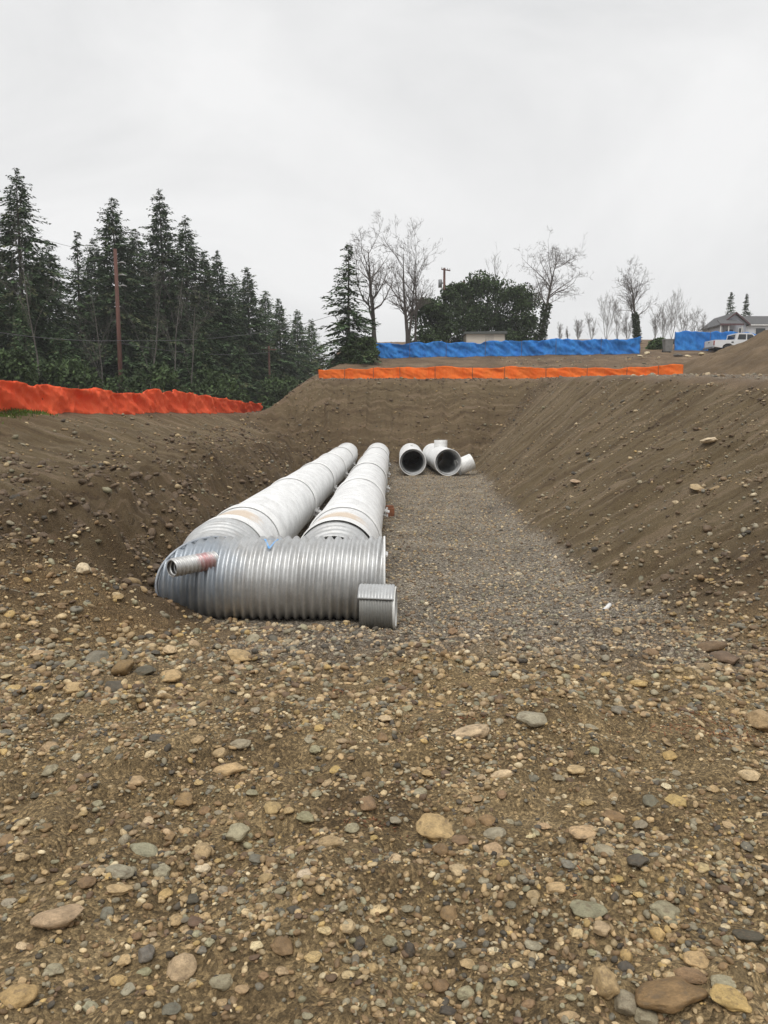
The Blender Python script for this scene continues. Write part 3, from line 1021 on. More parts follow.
# tee arm
tv, tf = corr_tube(0.72, HR - 0.02, 0.122, 0.014, 2, 96, 8, 0.30, True, 0.014)
tv = widen(tv, 0.35, 0.85)
add_tube('tee_arm', (tv + np.array([XR, 0, 0]), tf), M['header'], head)
# collars that join the arms to the runs
for xx, yy in ((XL + 0.01, 1.31), (XR + 0.01, 1.03)):
    V_, F_ = corr_tube(0.34, PR + 0.02, 0.11, 0.005, 0, 72, 6, yy - 0.17, True, 0.010)
    add_tube('collar', (V_ + np.array([xx, 0, 0.07]), F_), M['band'], head)
# weld seam where the mitre closes
mb = MB()
th = np.linspace(0, 2 * PI, 49)
mb.tube([(XL + (HR + 0.012) * math.cos(t), (HR + 0.012) * math.cos(t), (HR + 0.012) * math.sin(t)) for t in th], 0.016, 6, False)
mb.build('weld_seam', simple('weld', (0.46, 0.49, 0.53), (0.33, 0.36, 0.40), 8, 0.6, 0.3), head, True)
# rolled rim at the open right end
mb = MB()
mb.tube([(0.005, (HR + 0.01) * math.cos(t), (HR + 0.01) * math.sin(t)) for t in th], 0.016, 6, False)
mb.build('rim', M['band'], head, True)


def red_spray(nt, tc, c):
    m_ = patch(nt, tc, (0.03, 0.50, 0.0), 0.15, 0.22, 16.0)
    return mixc(nt, maths(nt, 'MULTIPLY', m_, 0.6), c, (0.45, 0.08, 0.09))


M['stub'] = steel('stub_steel', (0.60, 0.60, 0.59), 0.55, 0.42, red_spray)
p_end = np.array(at(171, 568, 9.55)); p_in = np.array(at(208, 561, 10.0))
dirv = Vector(p_in - p_end)
V_, F_ = corr_tube(dirv.length + 0.10, 0.108, 0.062, 0.015, 1, 40, 8, 0.0, True, 0.008)
stub = add_tube('inlet_stub', (V_, F_), M['stub'], head)
stub.location = Vector(p_end) - Vector((0, YH, HZ))
stub.rotation_euler = dirv.to_track_quat('Y', 'Z').to_euler()
V_, F_ = corr_tube(dirv.length, 0.098, 0.062, 0.008, 1, 40, 8, 0.012, False)
ln_ = add_tube('bore_shade', (V_, F_[:, ::-1]), simple('bore_shade_paint', (0.07, 0.068, 0.065), (0.11, 0.105, 0.10), 9, 0.6, 0.3), stub)  # dark inner sleeve added to paint the unlit interior of the stub
stub['label'] = 'small corrugated inlet stub with red spray paint and an open dark end'

# blue spray chevron on the crown
mb = MB()


def on_header(x, a, up=0.024):
    return Vector((x, -math.cos(a) * (HR + up), math.sin(a) * (HR + up)))


def stroke(x0, a0, x1, a1, w=0.016):
    V_ = []; F_ = []
    K = 14
    for i in range(K + 1):
        t = i / K
        x = x0 + (x1 - x0) * t; a = a0 + (a1 - a0) * t
        ww = w * (0.75 + 0.5 * random.random())
        V_ += [on_header(x - ww, a, 0.023), on_header(x + ww, a, 0.023), on_header(x + ww, a, 0.020), on_header(x - ww, a, 0.020)]
        if i:
            b = (i - 1) * 4
            for q in range(4):
                F_.append((b + q, b + (q + 1) % 4, b + 4 + (q + 1) % 4, b + 4 + q))
    mb.add(V_, F_)


stroke(-1.62, 1.36, -1.53, 0.95, 0.013)
stroke(-1.44, 1.34, -1.53, 0.95, 0.012)
stroke(-1.66, 1.33, -1.40, 1.36, 0.012)
mb.build('paint_mark', simple('blue_spray', (0.10, 0.32, 0.66), (0.30, 0.48, 0.72), 20, 0.7), head)
bpy.data.objects['paint_mark']['label'] = 'blue sprayed chevron on the crown'

# short outlet piece in front of the right end
op = at(379, 610, 9.62)
stub2 = empty('pipe_offcut', (-0.29, 9.60, hz(-0.05, 9.6) + 0.275), 'short fine ribbed pipe offcut with a pale lip in front of the header', 'pipe', None, -0.075)
V_, F_ = corr_tube(0.42, 0.272, 0.04, 0.006, 0, 72, 6, 0.0, True, 0.012)
add_tube('pipe_body', (along_x(V_), F_), steel('offcut_steel', (0.27, 0.27, 0.255), 0.5, 0.5), stub2)
V_, F_ = corr_tube(0.03, 0.280, 0.05, 0.0, 0, 72, 6, 0.415, True, 0.03)
add_tube('lip', (along_x(V_), F_), simple('white_lip', (0.78, 0.78, 0.75), (0.66, 0.66, 0.63), 8, 0.5), stub2)
a = np.linspace(0.62, 1.95, 22)
xs_ = np.linspace(-0.02, 0.43, 60)
A_, X_ = np.meshgrid(a, xs_)
Rf = 0.293 + 0.005 * np.cos(2 * PI * X_ / 0.04)
Vt = np.stack([X_, -np.cos(A_ + 0.10 * (0.2 - X_)) * Rf, np.sin(A_ + 0.10 * (0.2 - X_)) * Rf], -1).reshape(-1, 3)
i0 = (np.arange(59)[:, None] * 22 + np.arange(21)[None]).ravel()
fo_ = link('wrap_sheet', mesh_from('wrap_sheet', Vt, np.stack([i0, i0 + 1, i0 + 23, i0 + 22], 1), None, True, steel('sheet_steel', (0.50, 0.51, 0.51), 0.3, 0.42)), stub2)
md = fo_.modifiers.new('s', 'SOLIDIFY'); md.thickness = 0.012

# open ended sections waiting at the far end
M['inner'] = steel('pipe_inner', (0.62, 0.63, 0.63), 0.3, 0.45)


def loose_pipe(x, y, ang, L, label, riser=False):
    root = empty('loose_pipe', (x, y, FLOOR + PR + 0.03), label, 'pipe', 'loose open pipe sections at the far end', ang)
    V_, F_ = corr_tube(L, PR, 0.125, 0.011, 1, 72, 6, 0.0, False)
    add_tube('pipe_body', (V_, F_), M['pipe'], root)
    V_, F_ = corr_tube(L - 0.02, PR - 0.06, 0.62, 0.045, 1, 72, 10, 0.01, False)
    add_tube('lining', (V_, F_[:, ::-1]), M['inner'], root)
    V_, F_ = corr_tube(0.10, PR + 0.014, 0.05, 0.0, 0, 72, 6, -0.02, True, 0.034)
    add_tube('rim', (V_, F_), M['band'], root)
    if riser:
        V_, F_ = corr_tube(0.42, 0.33, 0.07, 0.006, 0, 48, 6, 0.0, True, 0.012)
        o = add_tube('riser', (V_, F_), M['band'], root)
        o.location = (0.0, 3.2, PR - 0.12); o.rotation_euler = (PI / 2, 0, 0)
    else:
        mb = MB(); mb.box((0, 2.9, PR + 0.04), (0.12, 0.16, 0.10), 0, 0.02); mb.build('lifting_lug', M['lug'], root)
    return root


loose_pipe(1.33, 35.6, -0.02, 7.0, 'open ended white pipe section next to the right long run')
loose_pipe(2.95, 35.4, 0.035, 7.0, 'open ended white pipe section with a riser collar on top', True)
root = empty('pipe_collar', (3.80, 36.1, hz(3.80, 36.1) + 0.50), 'short white pipe collar leaning on the toe of the right slope', 'pipe')
V_, F_ = corr_tube(0.74, 0.38, 0.07, 0.006, 0, 48, 6, -0.37, True, 0.014)
o = add_tube('collar_body', (V_, F_), M['band'], root)
o.rotation_euler = (0.45, 0.5, -1.15)

# rusty block beside the right run, white plastic offcut on the slope toe
p = ground_hit(386, 516)
mb = MB(); mb.box((0, 0, 0.12), (0.30, 0.42, 0.26), 0.2, 0.025); mb.box((0.04, -0.1, 0.27), (0.22, 0.16, 0.08), 0.45, 0.02)
o = mb.build('timber_block', simple('rusty_wood', (0.27, 0.10, 0.045), (0.17, 0.065, 0.03), 9, 0.8, 0, 0.4, (1, 0.2, 1)), None, False, (p[0] + 0.05, p[1], hz(p[0], p[1])))
tag(o, 'rusty red timber block on the gravel against the right pipe run', 'block')
p = ground_hit(607, 610)
V_, F_ = corr_tube(0.20, 0.030, 0.2, 0.0, 0, 20, 6, -0.1, True, 0.005)
o = add_tube('plastic_pipe', (V_, F_), simple('white_pvc', (0.80, 0.80, 0.78), (0.7, 0.7, 0.68), 10, 0.35), None)
o.location = (p[0], p[1], hz(p[0], p[1]) + 0.03); o.rotation_euler = (0.25, 0, -0.7)
tag(o, 'short white plastic pipe offcut lying at the foot of the right slope', 'pipe')
# splintered bark and orange clay chips
r = np.random.default_rng(33)


def chips(cx, cy, k, sx, sy, colr, size, seed):
    r = np.random.default_rng(seed)
    x = r.normal(cx, sx, k); y = r.normal(cy, sy, k); z = h(x, y)
    R = rand_rot(r, k, 0.45)
    B = np.array([(sx_, sy_, sz_) for sz_ in (-.5, .5) for sy_ in (-.5, .5) for sx_ in (-.5, .5)])
    Fq = np.array([(0, 2, 3, 1), (4, 5, 7, 6), (0, 1, 5, 4), (2, 6, 7, 3), (0, 4, 6, 2), (1, 3, 7, 5)])
    sc = np.stack([size * r.uniform(0.6, 2.2, k), size * r.uniform(0.15, 0.35, k), size * r.uniform(0.08, 0.2, k)], 1)
    P = np.einsum('kij,kvj->kvi', R, B[None] * sc[:, None])
    P += np.stack([x, y, z + size * 0.1], 1)[:, None]
    F_ = (Fq[None] + (np.arange(k) * 8)[:, None, None]).reshape(-1, 4)
    C = np.repeat((np.array(colr) * r.uniform(0.5, 1.3, (k, 1)))[:, None], 8, 1).reshape(-1, 3)
    return P.reshape(-1, 3), F_, C


p = ground_hit(722, 738); p2 = ground_hit(740, 728)
sets = [chips(p[0], p[1], 230, 0.22, 0.16, (0.30, 0.145, 0.065), 0.022, 1), chips(p2[0], p2[1], 90, 0.15, 0.12, (0.28, 0.13, 0.06), 0.02, 2)]
for (qx, qy, kk) in ((470, 727, 26), (375, 828, 30), (360, 818, 14), (580, 893, 10), (690, 715, 60), (340, 690, 30), (20, 640, 60)):
    q = ground_hit(qx, qy); sets.append(chips(q[0], q[1], kk, 0.07, 0.05, (0.27, 0.12, 0.055), 0.018, 3 + qx))
scatter_obj('bark_chips', sets, 'orange brown bark chips and clay crumbs on the stony dirt', 'bark chips')
q = ground_hit(50, 560)
st_ = [chips(-4.3, 9.2, 300, 0.5, 0.35, (0.32, 0.23, 0.12), 0.05, 91)]
scatter_obj('dry_straw', st_, 'dry straw and root scraps on the left bank', 'straw')


# ------------------------------------------------------------------ fences
def fabric_mat(name, c, c2):
    m, nt, b = new_mat(name)
    tc = N(nt, 'ShaderNodeTexCoord').outputs['Object']
    f = noise(nt, mapping(nt, tc, (1.2, 1.2, 0.5)), 1.6, 6, 0.6)
    cc = ramp(nt, f, [(0.35, c), (0.68, c2)])
    mud = ramp(nt, noise(nt, tc, 2.3, 6, 0.7), [(0.58, 0.0), (0.78, 0.35)])
    cc = mixc(nt, mud, cc, tuple(x * 0.55 for x in c))
    nt.links.new(cc, b.inputs['Base Color'])
    b.inputs['Roughness'].default_value = 0.75
    b.inputs['Specular IOR Level'].default_value = 0.2
    tr = N(nt, 'ShaderNodeBsdfTranslucent'); nt.links.new(cc, tr.inputs['Color'])
    mx = N(nt, 'ShaderNodeMixShader'); mx.inputs[0].default_value = 0.12
    nt.links.new(b.outputs[0], mx.inputs[1]); nt.links.new(tr.outputs[0], mx.inputs[2])
    nt.links.new(mx.outputs[0], nt.nodes['Material Output'].inputs['Surface'])
    bump(nt, b, noise(nt, mapping(nt, tc, (1, 1, 0.5)), 3.0, 5, 0.6), 0.9, 0.12)
    return m


M['orange'] = fabric_mat('orange_fabric', (0.90, 0.16, 0.022), (0.92, 0.22, 0.04))
M['redorange'] = fabric_mat('red_orange_fabric', (0.95, 0.118, 0.040), (0.96, 0.17, 0.065))
M['blue'] = fabric_mat('blue_tarp', (0.026, 0.175, 0.56), (0.05, 0.28, 0.72))
M['stake'] = simple('stake_wood', (0.16, 0.10, 0.06), (0.09, 0.06, 0.04), 6, 0.85, 0, 0.2, (1, 1, 0.2))


def fence(pts, heights, mat, label, group, name, post_step=2.4, front=-1, wr=0.06, seed=1, sag=0.08, post_over=0.03, bottom_follow=True):
    """pts: list of (x,y); heights: list of fabric heights; fabric hung on stakes"""
    P = np.array(pts, float)
    seg = np.hypot(*(P[1:] - P[:-1]).T); cum = np.concatenate([[0], np.cumsum(seg)])
    L = cum[-1]
    n = max(30, int(L / 0.07)); s = np.linspace(0, L, n)
    X = np.interp(s, cum, P[:, 0]); Y = np.interp(s, cum, P[:, 1]); H = np.interp(s, cum, heights)
    tx = np.gradient(X, s); ty = np.gradient(Y, s)
    nxn, nyn = -ty, tx
    gz_ = h(X, Y)
    gz_ = np.convolve(np.pad(gz_, 10, 'edge'), np.ones(21) / 21, 'valid')
    ph_ = (s % post_step) / post_step
    top = H - sag * H * 4 * ph_ * (1 - ph_) * (0.6 + 0.8 * np.abs(perlin(s * 0.4, s * 0 + seed, seed))) + 0.11 * H * fbm(s * 0.75, s * 0 + 5.5, 3, seed)
    K = 14
    V_ = []
    for k in range(K):
        f = k / (K - 1)
        off = wr * fbm(s * 0.9 + f * 1.3, f * 1.5 + s * 0.25, 3, seed + 3) + wr * 0.7 * np.sin(PI * f) * (np.sin(PI * ph_))
        off = off + wr * 0.9 * (np.abs(perlin(s * 2.6 + 2.2 * f, f * 2.4 + s * 0.3, seed + 8)) - 0.3) + wr * 0.3 * perlin(s * 7 - 3 * f, f * 4, seed + 9)
        V_.append(np.stack([X + nxn * off, Y + nyn * off, gz_ - 0.04 + (top + 0.04) * f], 1))
    V_ = np.array(V_).reshape(-1, 3)
    i0 = (np.arange(K - 1)[:, None] * n + np.arange(n - 1)[None]).ravel()
    F_ = np.stack([i0, i0 + 1, i0 + n + 1, i0 + n], 1)
    o0 = np.array([X[0], Y[0], gz_[0]])
    root = empty(name, o0, label, 'fence', group)
    fb = link('fabric', mesh_from('fabric', V_ - o0, F_, None, True, mat), root)
    md = fb.modifiers.new('s', 'SOLIDIFY'); md.thickness = 0.012
    q = 0.0
    while q <= L + 0.01:
        x_ = np.interp(q, s, X); y_ = np.interp(q, s, Y); z_ = np.interp(q, s, gz_); h_ = np.interp(q, s, H)
        nx_, ny_ = np.interp(q, s, nxn), np.interp(q, s, nyn)
        mb = MB()
        hh_ = h_ + post_over + 0.3
        mb.box((x_ + nx_ * front * (wr + 0.045) - o0[0], y_ + ny_ * front * (wr + 0.045) - o0[1], z_ - 0.3 + hh_ / 2 - o0[2]), (0.028, 0.028, hh_), random.uniform(0, 1), 0.006, random.uniform(-0.03, 0.03))
        mb.build('stake', M['stake'], root)
        q += post_step * random.uniform(0.8, 1.2)
    return root


def X_at(px, Y):
    return (px - 384) / FOC * Y / 1.008   # things near eye level


fence([(X_at(-40, 17.5), 17.5), (X_at(0, 22), 22), (X_at(90, 27), 27), (X_at(135, 30.5), 30.5), (X_at(160, 33.5), 33.5), (X_at(215, 41), 41), (X_at(262, 51), 51)],
      [0.9, 0.9, 0.95, 0.8, 1.05, 0.9, 0.6], M['redorange'], 'sagging red orange fabric fence along the top of the left bank', 'orange safety fences', 'safety_fence', 2.6, 1, 0.15, 5, 0.12)
fence([(X_at(319, 54), 54), (X_at(420, 50.5), 50.5), (X_at(560, 48.5), 48.5), (X_at(640, 47.5), 47.5), (X_at(681, 46.5), 46.5)],
      [0.72, 0.85, 0.78, 0.76, 0.84], M['orange'], 'long bright orange fabric fence above the far wall of the pit', 'orange safety fences', 'safety_fence', 2.3, -1, 0.05, 9, 0.08)
fence([(X_at(376, 66), 66), (X_at(500, 65), 65), (X_at(600, 65), 65), (X_at(638, 65), 65)],
      [1.25, 1.25, 1.3, 1.4], M['blue'], 'long blue tarp fence behind the orange fence below the bare trees', 'blue tarp fences', 'tarp_fence', 3.2, -1, 0.13, 13, 0.06)
fence([(X_at(671, 70.5), 70.5), (X_at(712, 70), 70), (X_at(790, 69.5), 69.5)],
      [1.65, 1.7, 1.6], M['blue'], 'short blue tarp fence behind the white pickup', 'blue tarp fences', 'tarp_fence', 3.0, -1, 0.09, 17, 0.04)

# ------------------------------------------------------------------ vegetation
def tri_cloud(C, D, U, ln, wd, colr):
    """leaf sprays: diamonds at C along D with half width along U"""
    k = len(C)
    V_ = np.stack([C, C + D * ln[:, None] * 0.45 + U * wd[:, None], C + D * ln[:, None], C + D * ln[:, None] * 0.45 - U * wd[:, None]], 1)
    F_ = np.arange(k * 4).reshape(k, 4)
    return V_.reshape(-1, 3), F_, np.repeat(colr[:, None], 4, 1).reshape(-1, 3)


def conifer(px, top, Y, width_px, label, group, seed, dens=1.0, low=0.08, ragged=0.25, zbase=None, droop=0.35, tone=1.0, name='fir_tree', up=0.0, nbr=1.0):
    r = np.random.default_rng(seed)
    X = at(px, top, Y)[0]
    zb = hz(X, Y) - 0.2 if zbase is None else zbase
    H = at(px, top, Y)[2] - zb
    Rm = 1.25 * width_px / FOC * Y / 2
    root = empty(name, (X, Y, zb), label, 'tree', group)
    lean = r.normal(0, 0.008, 2) * H
    tr = MB(); tpts = []
    for i in range(9):
        f = i / 8
        tpts.append((lean[0] * f * f, lean[1] * f * f, H * f * 0.985))
    tr.tube(tpts, [max(0.02, (0.011 * H + 0.06) * (1 - i / 8) ** 0.8) for i in range(9)], 8)
    tr.build('trunk', M['bark'], root, True)
    Cs = []; Ds = []; Us = []; Ls = []; Ws = []; Ks = []
    zz = low * H
    while zz < H * 0.985:
        f = (zz / H - low) / (1 - low)
        prof = 1.12 * (1 - f) ** 0.82 * (0.6 + 0.4 * min(1, f * 6 + 0.3))
        nb = int(round((4.6 + 4.4 * (1 - f)) * nbr))
        for b in range(nb):
            if r.random() > dens:
                continue
            az = r.uniform(0, 2 * PI)
            ln = Rm * prof * r.uniform(1 - ragged * 1.8, 1 + ragged * 1.15) + 0.07
            z0 = zz + r.normal(0, 0.12)
            ns = max(5, int(ln / 0.17))
            t = np.linspace(0.12, 1, ns)
            rise = 0.55 * (f - 0.35) * ln + up * ln
            rad = t * ln
            z_ = z0 + rise * t - droop * ln * t * t + 0.08 * ln * np.maximum(0, t - 0.75) * 4
            wob = np.cumsum(r.normal(0, 0.02 * ln, ns)) * 0.4
            cx = rad * math.cos(az) - wob * math.sin(az); cy = rad * math.sin(az) + wob * math.cos(az)
            for side in (-1, 0, 1):
                kk = ns
                a2 = az + side * (0.9 + r.normal(0, 0.25, kk))
                dz = r.normal(-0.28, 0.22, kk)
                D_ = np.stack([np.cos(a2), np.sin(a2), dz], 1); D_ /= np.linalg.norm(D_, axis=1)[:, None]
                U_ = np.stack([-np.sin(a2), np.cos(a2), r.normal(0, 0.6, kk)], 1); U_ /= np.linalg.norm(U_, axis=1)[:, None]
                Cs.append(np.stack([cx, cy, z_ + r.normal(0, 0.05, kk)], 1)); Ds.append(D_); Us.append(U_)
                Ls.append((0.26 + 0.50 * (1 - t * 0.6) * min(1.0, ln / 1.8)) * r.uniform(0.6, 1.3, kk) * (1.15 if side else 0.9) * (1 - 0.4 * f))
                Ws.append(r.uniform(0.045, 0.12, kk) * (1 - 0.35 * f))
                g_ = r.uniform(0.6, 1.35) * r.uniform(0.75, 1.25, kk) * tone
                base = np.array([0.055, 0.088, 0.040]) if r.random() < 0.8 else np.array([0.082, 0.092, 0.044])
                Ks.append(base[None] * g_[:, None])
        zz += r.uniform(0.20, 0.34) * (0.70 + 0.2 * H / 20)
    k = int(3400 * dens ** 5 * (H / 20) * max(0.4, Rm / 4.0))
    f = r.uniform(0, 0.93, k); a = r.uniform(0, 2 * PI, k)
    q = Rm * (1 - f) ** 0.82 * np.sqrt(r.uniform(0.01, 0.36, k))
    Cs.append(np.stack([q * np.cos(a), q * np.sin(a), (low + f * (1 - low)) * H - 0.2 * q], 1))
    D_ = np.stack([np.cos(a), np.sin(a), r.normal(-0.45, 0.35, k)], 1); D_ /= np.linalg.norm(D_, axis=1)[:, None]
    U_ = np.cross(D_, r.normal(size=(k, 3))); U_ /= np.linalg.norm(U_, axis=1)[:, None]
    Ds.append(D_); Us.append(U_); Ls.append(r.uniform(0.3, 0.75, k) * (1 - 0.5 * f)); Ws.append(r.uniform(0.06, 0.14, k) * (1 - 0.5 * f))
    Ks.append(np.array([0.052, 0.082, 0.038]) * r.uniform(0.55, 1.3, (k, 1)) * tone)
    V_, F_, C_ = tri_cloud(*[np.concatenate(a_) for a_ in (Cs, Ds, Us, Ls, Ws, Ks)])
    f0 = V_[:, 2] / H
    V_[:, 0] += lean[0] * f0 ** 2; V_[:, 1] += lean[1] * f0 ** 2
    link('crown', mesh_from('crown', V_, F_, C_, False, M['needles']), root)
    return root


WOOD = 'firs of the wood beyond the left bank'
LT = 0.6   # ground level under the wood
conifer(14, 166, 58, 120, 'tall fir with drooping layered branches at the left edge', WOOD, 1, 0.95, 0.02, 0.3, LT, 0.42)
conifer(-28, 190, 64, 120, 'dense fir cut off by the left edge behind the drooping fir', WOOD, 2, 1, 0.02, 0.25, LT)
conifer(75, 231, 66, 40, 'slim sparse fir with a thin spire left of the utility pole', WOOD, 3, 0.7, 0.05, 0.35, LT, 0.3)
conifer(113, 196, 68, 104, 'broad fir directly behind the near utility pole', WOOD, 4, 1, 0.02, 0.28, LT)
conifer(161, 188, 72, 84, 'tallest pointed fir in the middle of the wood', WOOD, 5, 1, 0.02, 0.25, LT, 0.3)
conifer(183, 214, 76, 92, 'broad shouldered fir just right of the tallest pointed fir', WOOD, 6, 1, 0.02, 0.22, LT)
conifer(204, 247, 80, 58, 'shorter pointed fir left of a twin of its height', WOOD, 7, 1, 0.02, 0.25, LT)
conifer(219, 250, 82, 66, 'fir with narrow tip in the dark middle of the row', WOOD, 8, 1, 0.02, 0.25, LT)
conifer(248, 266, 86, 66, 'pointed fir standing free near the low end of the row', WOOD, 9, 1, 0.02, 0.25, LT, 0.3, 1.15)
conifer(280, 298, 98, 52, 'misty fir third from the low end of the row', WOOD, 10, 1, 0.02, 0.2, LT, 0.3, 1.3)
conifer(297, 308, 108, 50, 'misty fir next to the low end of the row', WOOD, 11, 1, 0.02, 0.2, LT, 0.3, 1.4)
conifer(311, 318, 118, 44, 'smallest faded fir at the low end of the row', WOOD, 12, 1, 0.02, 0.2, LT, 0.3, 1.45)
conifer(45, 240, 84, 100, 'dark fir filling the gap behind the slim sparse fir', WOOD, 13, 1, 0.02, 0.2, LT)
conifer(93, 238, 88, 90, 'dark fir in the second row left of the broad fir', WOOD, 14, 1, 0.02, 0.2, LT)
conifer(138, 226, 92, 100, 'dark fir in the second row under the tallest pointed fir', WOOD, 15, 1, 0.02, 0.2, LT)
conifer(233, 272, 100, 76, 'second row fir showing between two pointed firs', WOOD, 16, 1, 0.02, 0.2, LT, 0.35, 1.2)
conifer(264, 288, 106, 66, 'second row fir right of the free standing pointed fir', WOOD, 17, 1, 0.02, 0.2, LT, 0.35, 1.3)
# near understory
conifer(22, 298, 52, 30, 'narrow ivy green cypress shaped trunk at the left edge', WOOD, 18, 1, 0.0, 0.2, 0.8, 0.6, 1.7, 'ivy_clad_trunk')
conifer(200, 330, 60, 64, 'young fir under the tall row right of the utility pole', WOOD, 19, 1, 0.0, 0.3, LT)
conifer(60, 335, 56, 56, 'young fir under the slim sparse fir', WOOD, 20, 1, 0.0, 0.3, LT, 0.35, 1.25)
conifer(150, 335, 62, 60, 'young fir behind the pale alder stems', WOOD, 21, 1, 0.0, 0.3, LT, 0.35, 1.2)
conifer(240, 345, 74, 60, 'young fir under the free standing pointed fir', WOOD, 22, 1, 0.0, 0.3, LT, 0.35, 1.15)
# fir by the bare trees
conifer(348, 243, 64, 50, 'lone fir with gappy crown left of the bare trees', None, 23, 0.62, 0.0, 0.4, None, 0.3, 1.0)
conifer(731, 291, 135, 16, 'small thin fir behind the house roof with a taller tip', 'two thin firs behind the house', 24, 0.8, 0.1, 0.3, 12.0, 0.25, 1.1)
conifer(747, 294, 137, 14, 'small thin fir behind the house roof nearer the roof end', 'two thin firs behind the house', 25, 0.8, 0.1, 0.3, 12.0, 0.25, 1.1)


def tubes_mesh(segs, sides=4):
    S = np.array(segs)       # p0(3) p1(3) r0 r1
    p0, p1, r0, r1 = S[:, :3], S[:, 3:6], S[:, 6], S[:, 7]
    d = p1 - p0; d /= np.maximum(np.linalg.norm(d, axis=1), 1e-6)[:, None]
    ref = np.where(np.abs(d[:, 2:3]) < 0.9, np.array([[0, 0, 1.0]]), np.array([[1.0, 0, 0]]))
    u = np.cross(d, ref); u /= np.linalg.norm(u, axis=1)[:, None]
    v = np.cross(d, u)
    k = len(S); V_ = np.zeros((k, 2 * sides, 3))
    for i in range(sides):
        a = 2 * PI * i / sides
        o = u * math.cos(a) + v * math.sin(a)
        V_[:, i] = p0 + o * r0[:, None]; V_[:, sides + i] = p1 + o * r1[:, None]
    F_ = []
    for i in range(sides):
        j = (i + 1) % sides
        F_.append(np.stack([np.full(k, i), np.full(k, j), np.full(k, sides + j), np.full(k, sides + i)], 1) + (np.arange(k) * 2 * sides)[:, None])
    return V_.reshape(-1, 3), np.concatenate(F_)


low0 = 0.28


def grow(r, p, d, L, rad, lvl, maxl, segs, spread, upw, kids):
    n = 5 if lvl == 0 else 4
    pts = [p.copy()]; dd = d.copy()
    for i in range(n):
        dd = dd + r.normal(0, 0.055 if lvl == 0 else 0.16, 3) + np.array([0, 0, upw])
        dd /= np.linalg.norm(dd)
        q = pts[-1] + dd * L / n
        r0 = rad * (1 - 0.88 * i / n); r1 = rad * (1 - 0.88 * (i + 1) / n)
        segs[min(lvl, 2)].append([*pts[-1], *q, r0, r1])
        pts.append(q)
    if lvl >= maxl:
        return
    for k in range(kids[lvl]):
        t = r.uniform(low0 if lvl == 0 else 0.15, 0.98)
        i = min(n - 1, int(t * n)); f = t * n - i
        q = pts[i] * (1 - f) + pts[i + 1] * f
        dl = pts[i + 1] - pts[i]; dl /= np.linalg.norm(dl)
        rv = r.normal(size=3); rv -= dl * rv.dot(dl); rv /= np.linalg.norm(rv)
        nd = dl * math.cos(spread) + rv * math.sin(spread)
        nd[2] += 0.12; nd /= np.linalg.norm(nd)
        grow(r, q, nd, L * r.uniform(0.32, 0.6) * (1.1 - 0.45 * t), max(0.009, rad * (1 - 0.8 * t) * 0.55), lvl + 1, maxl, segs, spread, upw, kids)


def bare_tree(px, base_py, top, Y, label, group, seed, lean=(0, 0), kids=(13, 7, 5, 3), spread=0.75, rad=0.16, forks=1, upw=0.05, zbase=None, mat='twig', ivy=0.0, name='bare_tree', thin=1.0):
    r = np.random.default_rng(seed)
    X = at(px, (top + base_py) / 2, Y)[0]
    zb = hz(X, Y) - 0.1 if zbase is None else zbase
    H = at(px, top, Y)[2] - zb
    root = empty(name, (X, Y, zb), label, 'tree', group)
    segs = [[], [], []]
    for f in range(forks):
        d = np.array([lean[0] + r.normal(0, 0.06) * forks, lean[1] + r.normal(0, 0.05), 1.0]); d /= np.linalg.norm(d)
        grow(r, np.array([0.0, 0.0, 0.0]), d, H * (1.0 if f == 0 else r.uniform(0.8, 0.95)), rad * (1 if f == 0 else 0.75), 0, len(kids), segs, spread, upw, kids)
    if thin != 1.0:
        for s_ in segs[1:]:
            for q in s_: q[6] *= thin; q[7] *= thin
    zmax = np.percentile([q[5] for s_ in segs for q in s_], 99.7)
    for s_ in segs:
        for q in s_:
            for c_ in range(6): q[c_] *= H / zmax
    V_, F_ = tubes_mesh(segs[0], 7)
    link('trunk', mesh_from('trunk', V_, F_, None, True, M[{'pale': 'pale_bark', 'alder': 'alder_bark'}.get(mat, 'bark')]), root)
    V_, F_ = tubes_mesh(segs[1] + segs[2], 4)
    link('crown', mesh_from('crown', V_, F_, None, True, M[{'pale': 'pale_bark', 'alder': 'alder_bark'}.get(mat, 'twig')]), root)
    if ivy:
        k = 1500
        t = r.uniform(0, ivy, k); T = np.array(segs[0][:5]); zs_ = np.concatenate([[0], T[:, 5]]); xs2 = np.concatenate([[0], T[:, 3]]); ys2 = np.concatenate([[0], T[:, 4]])
        zz = t * H; a = r.uniform(0, 2 * PI, k); rr = rad * 1.2 + r.uniform(0, 0.28, k) * (1 - t / ivy * 0.5)
        C = np.stack([np.interp(zz, zs_, xs2) + rr * np.cos(a), np.interp(zz, zs_, ys2) + rr * np.sin(a), zz], 1)
        D_ = r.normal(size=(k, 3)); D_ /= np.linalg.norm(D_, axis=1)[:, None]
        U_ = np.cross(D_, r.normal(size=(k, 3))); U_ /= np.linalg.norm(U_, axis=1)[:, None]
        V_, F_, C_ = tri_cloud(C, D_, U_, r.uniform(0.12, 0.25, k), r.uniform(0.05, 0.1, k), np.array([0.035, 0.048, 0.022]) * r.uniform(0.5, 1.5, (k, 1)))
        link('ivy', mesh_from('ivy', V_, F_, C_, False, M['needles']), root)
    return root


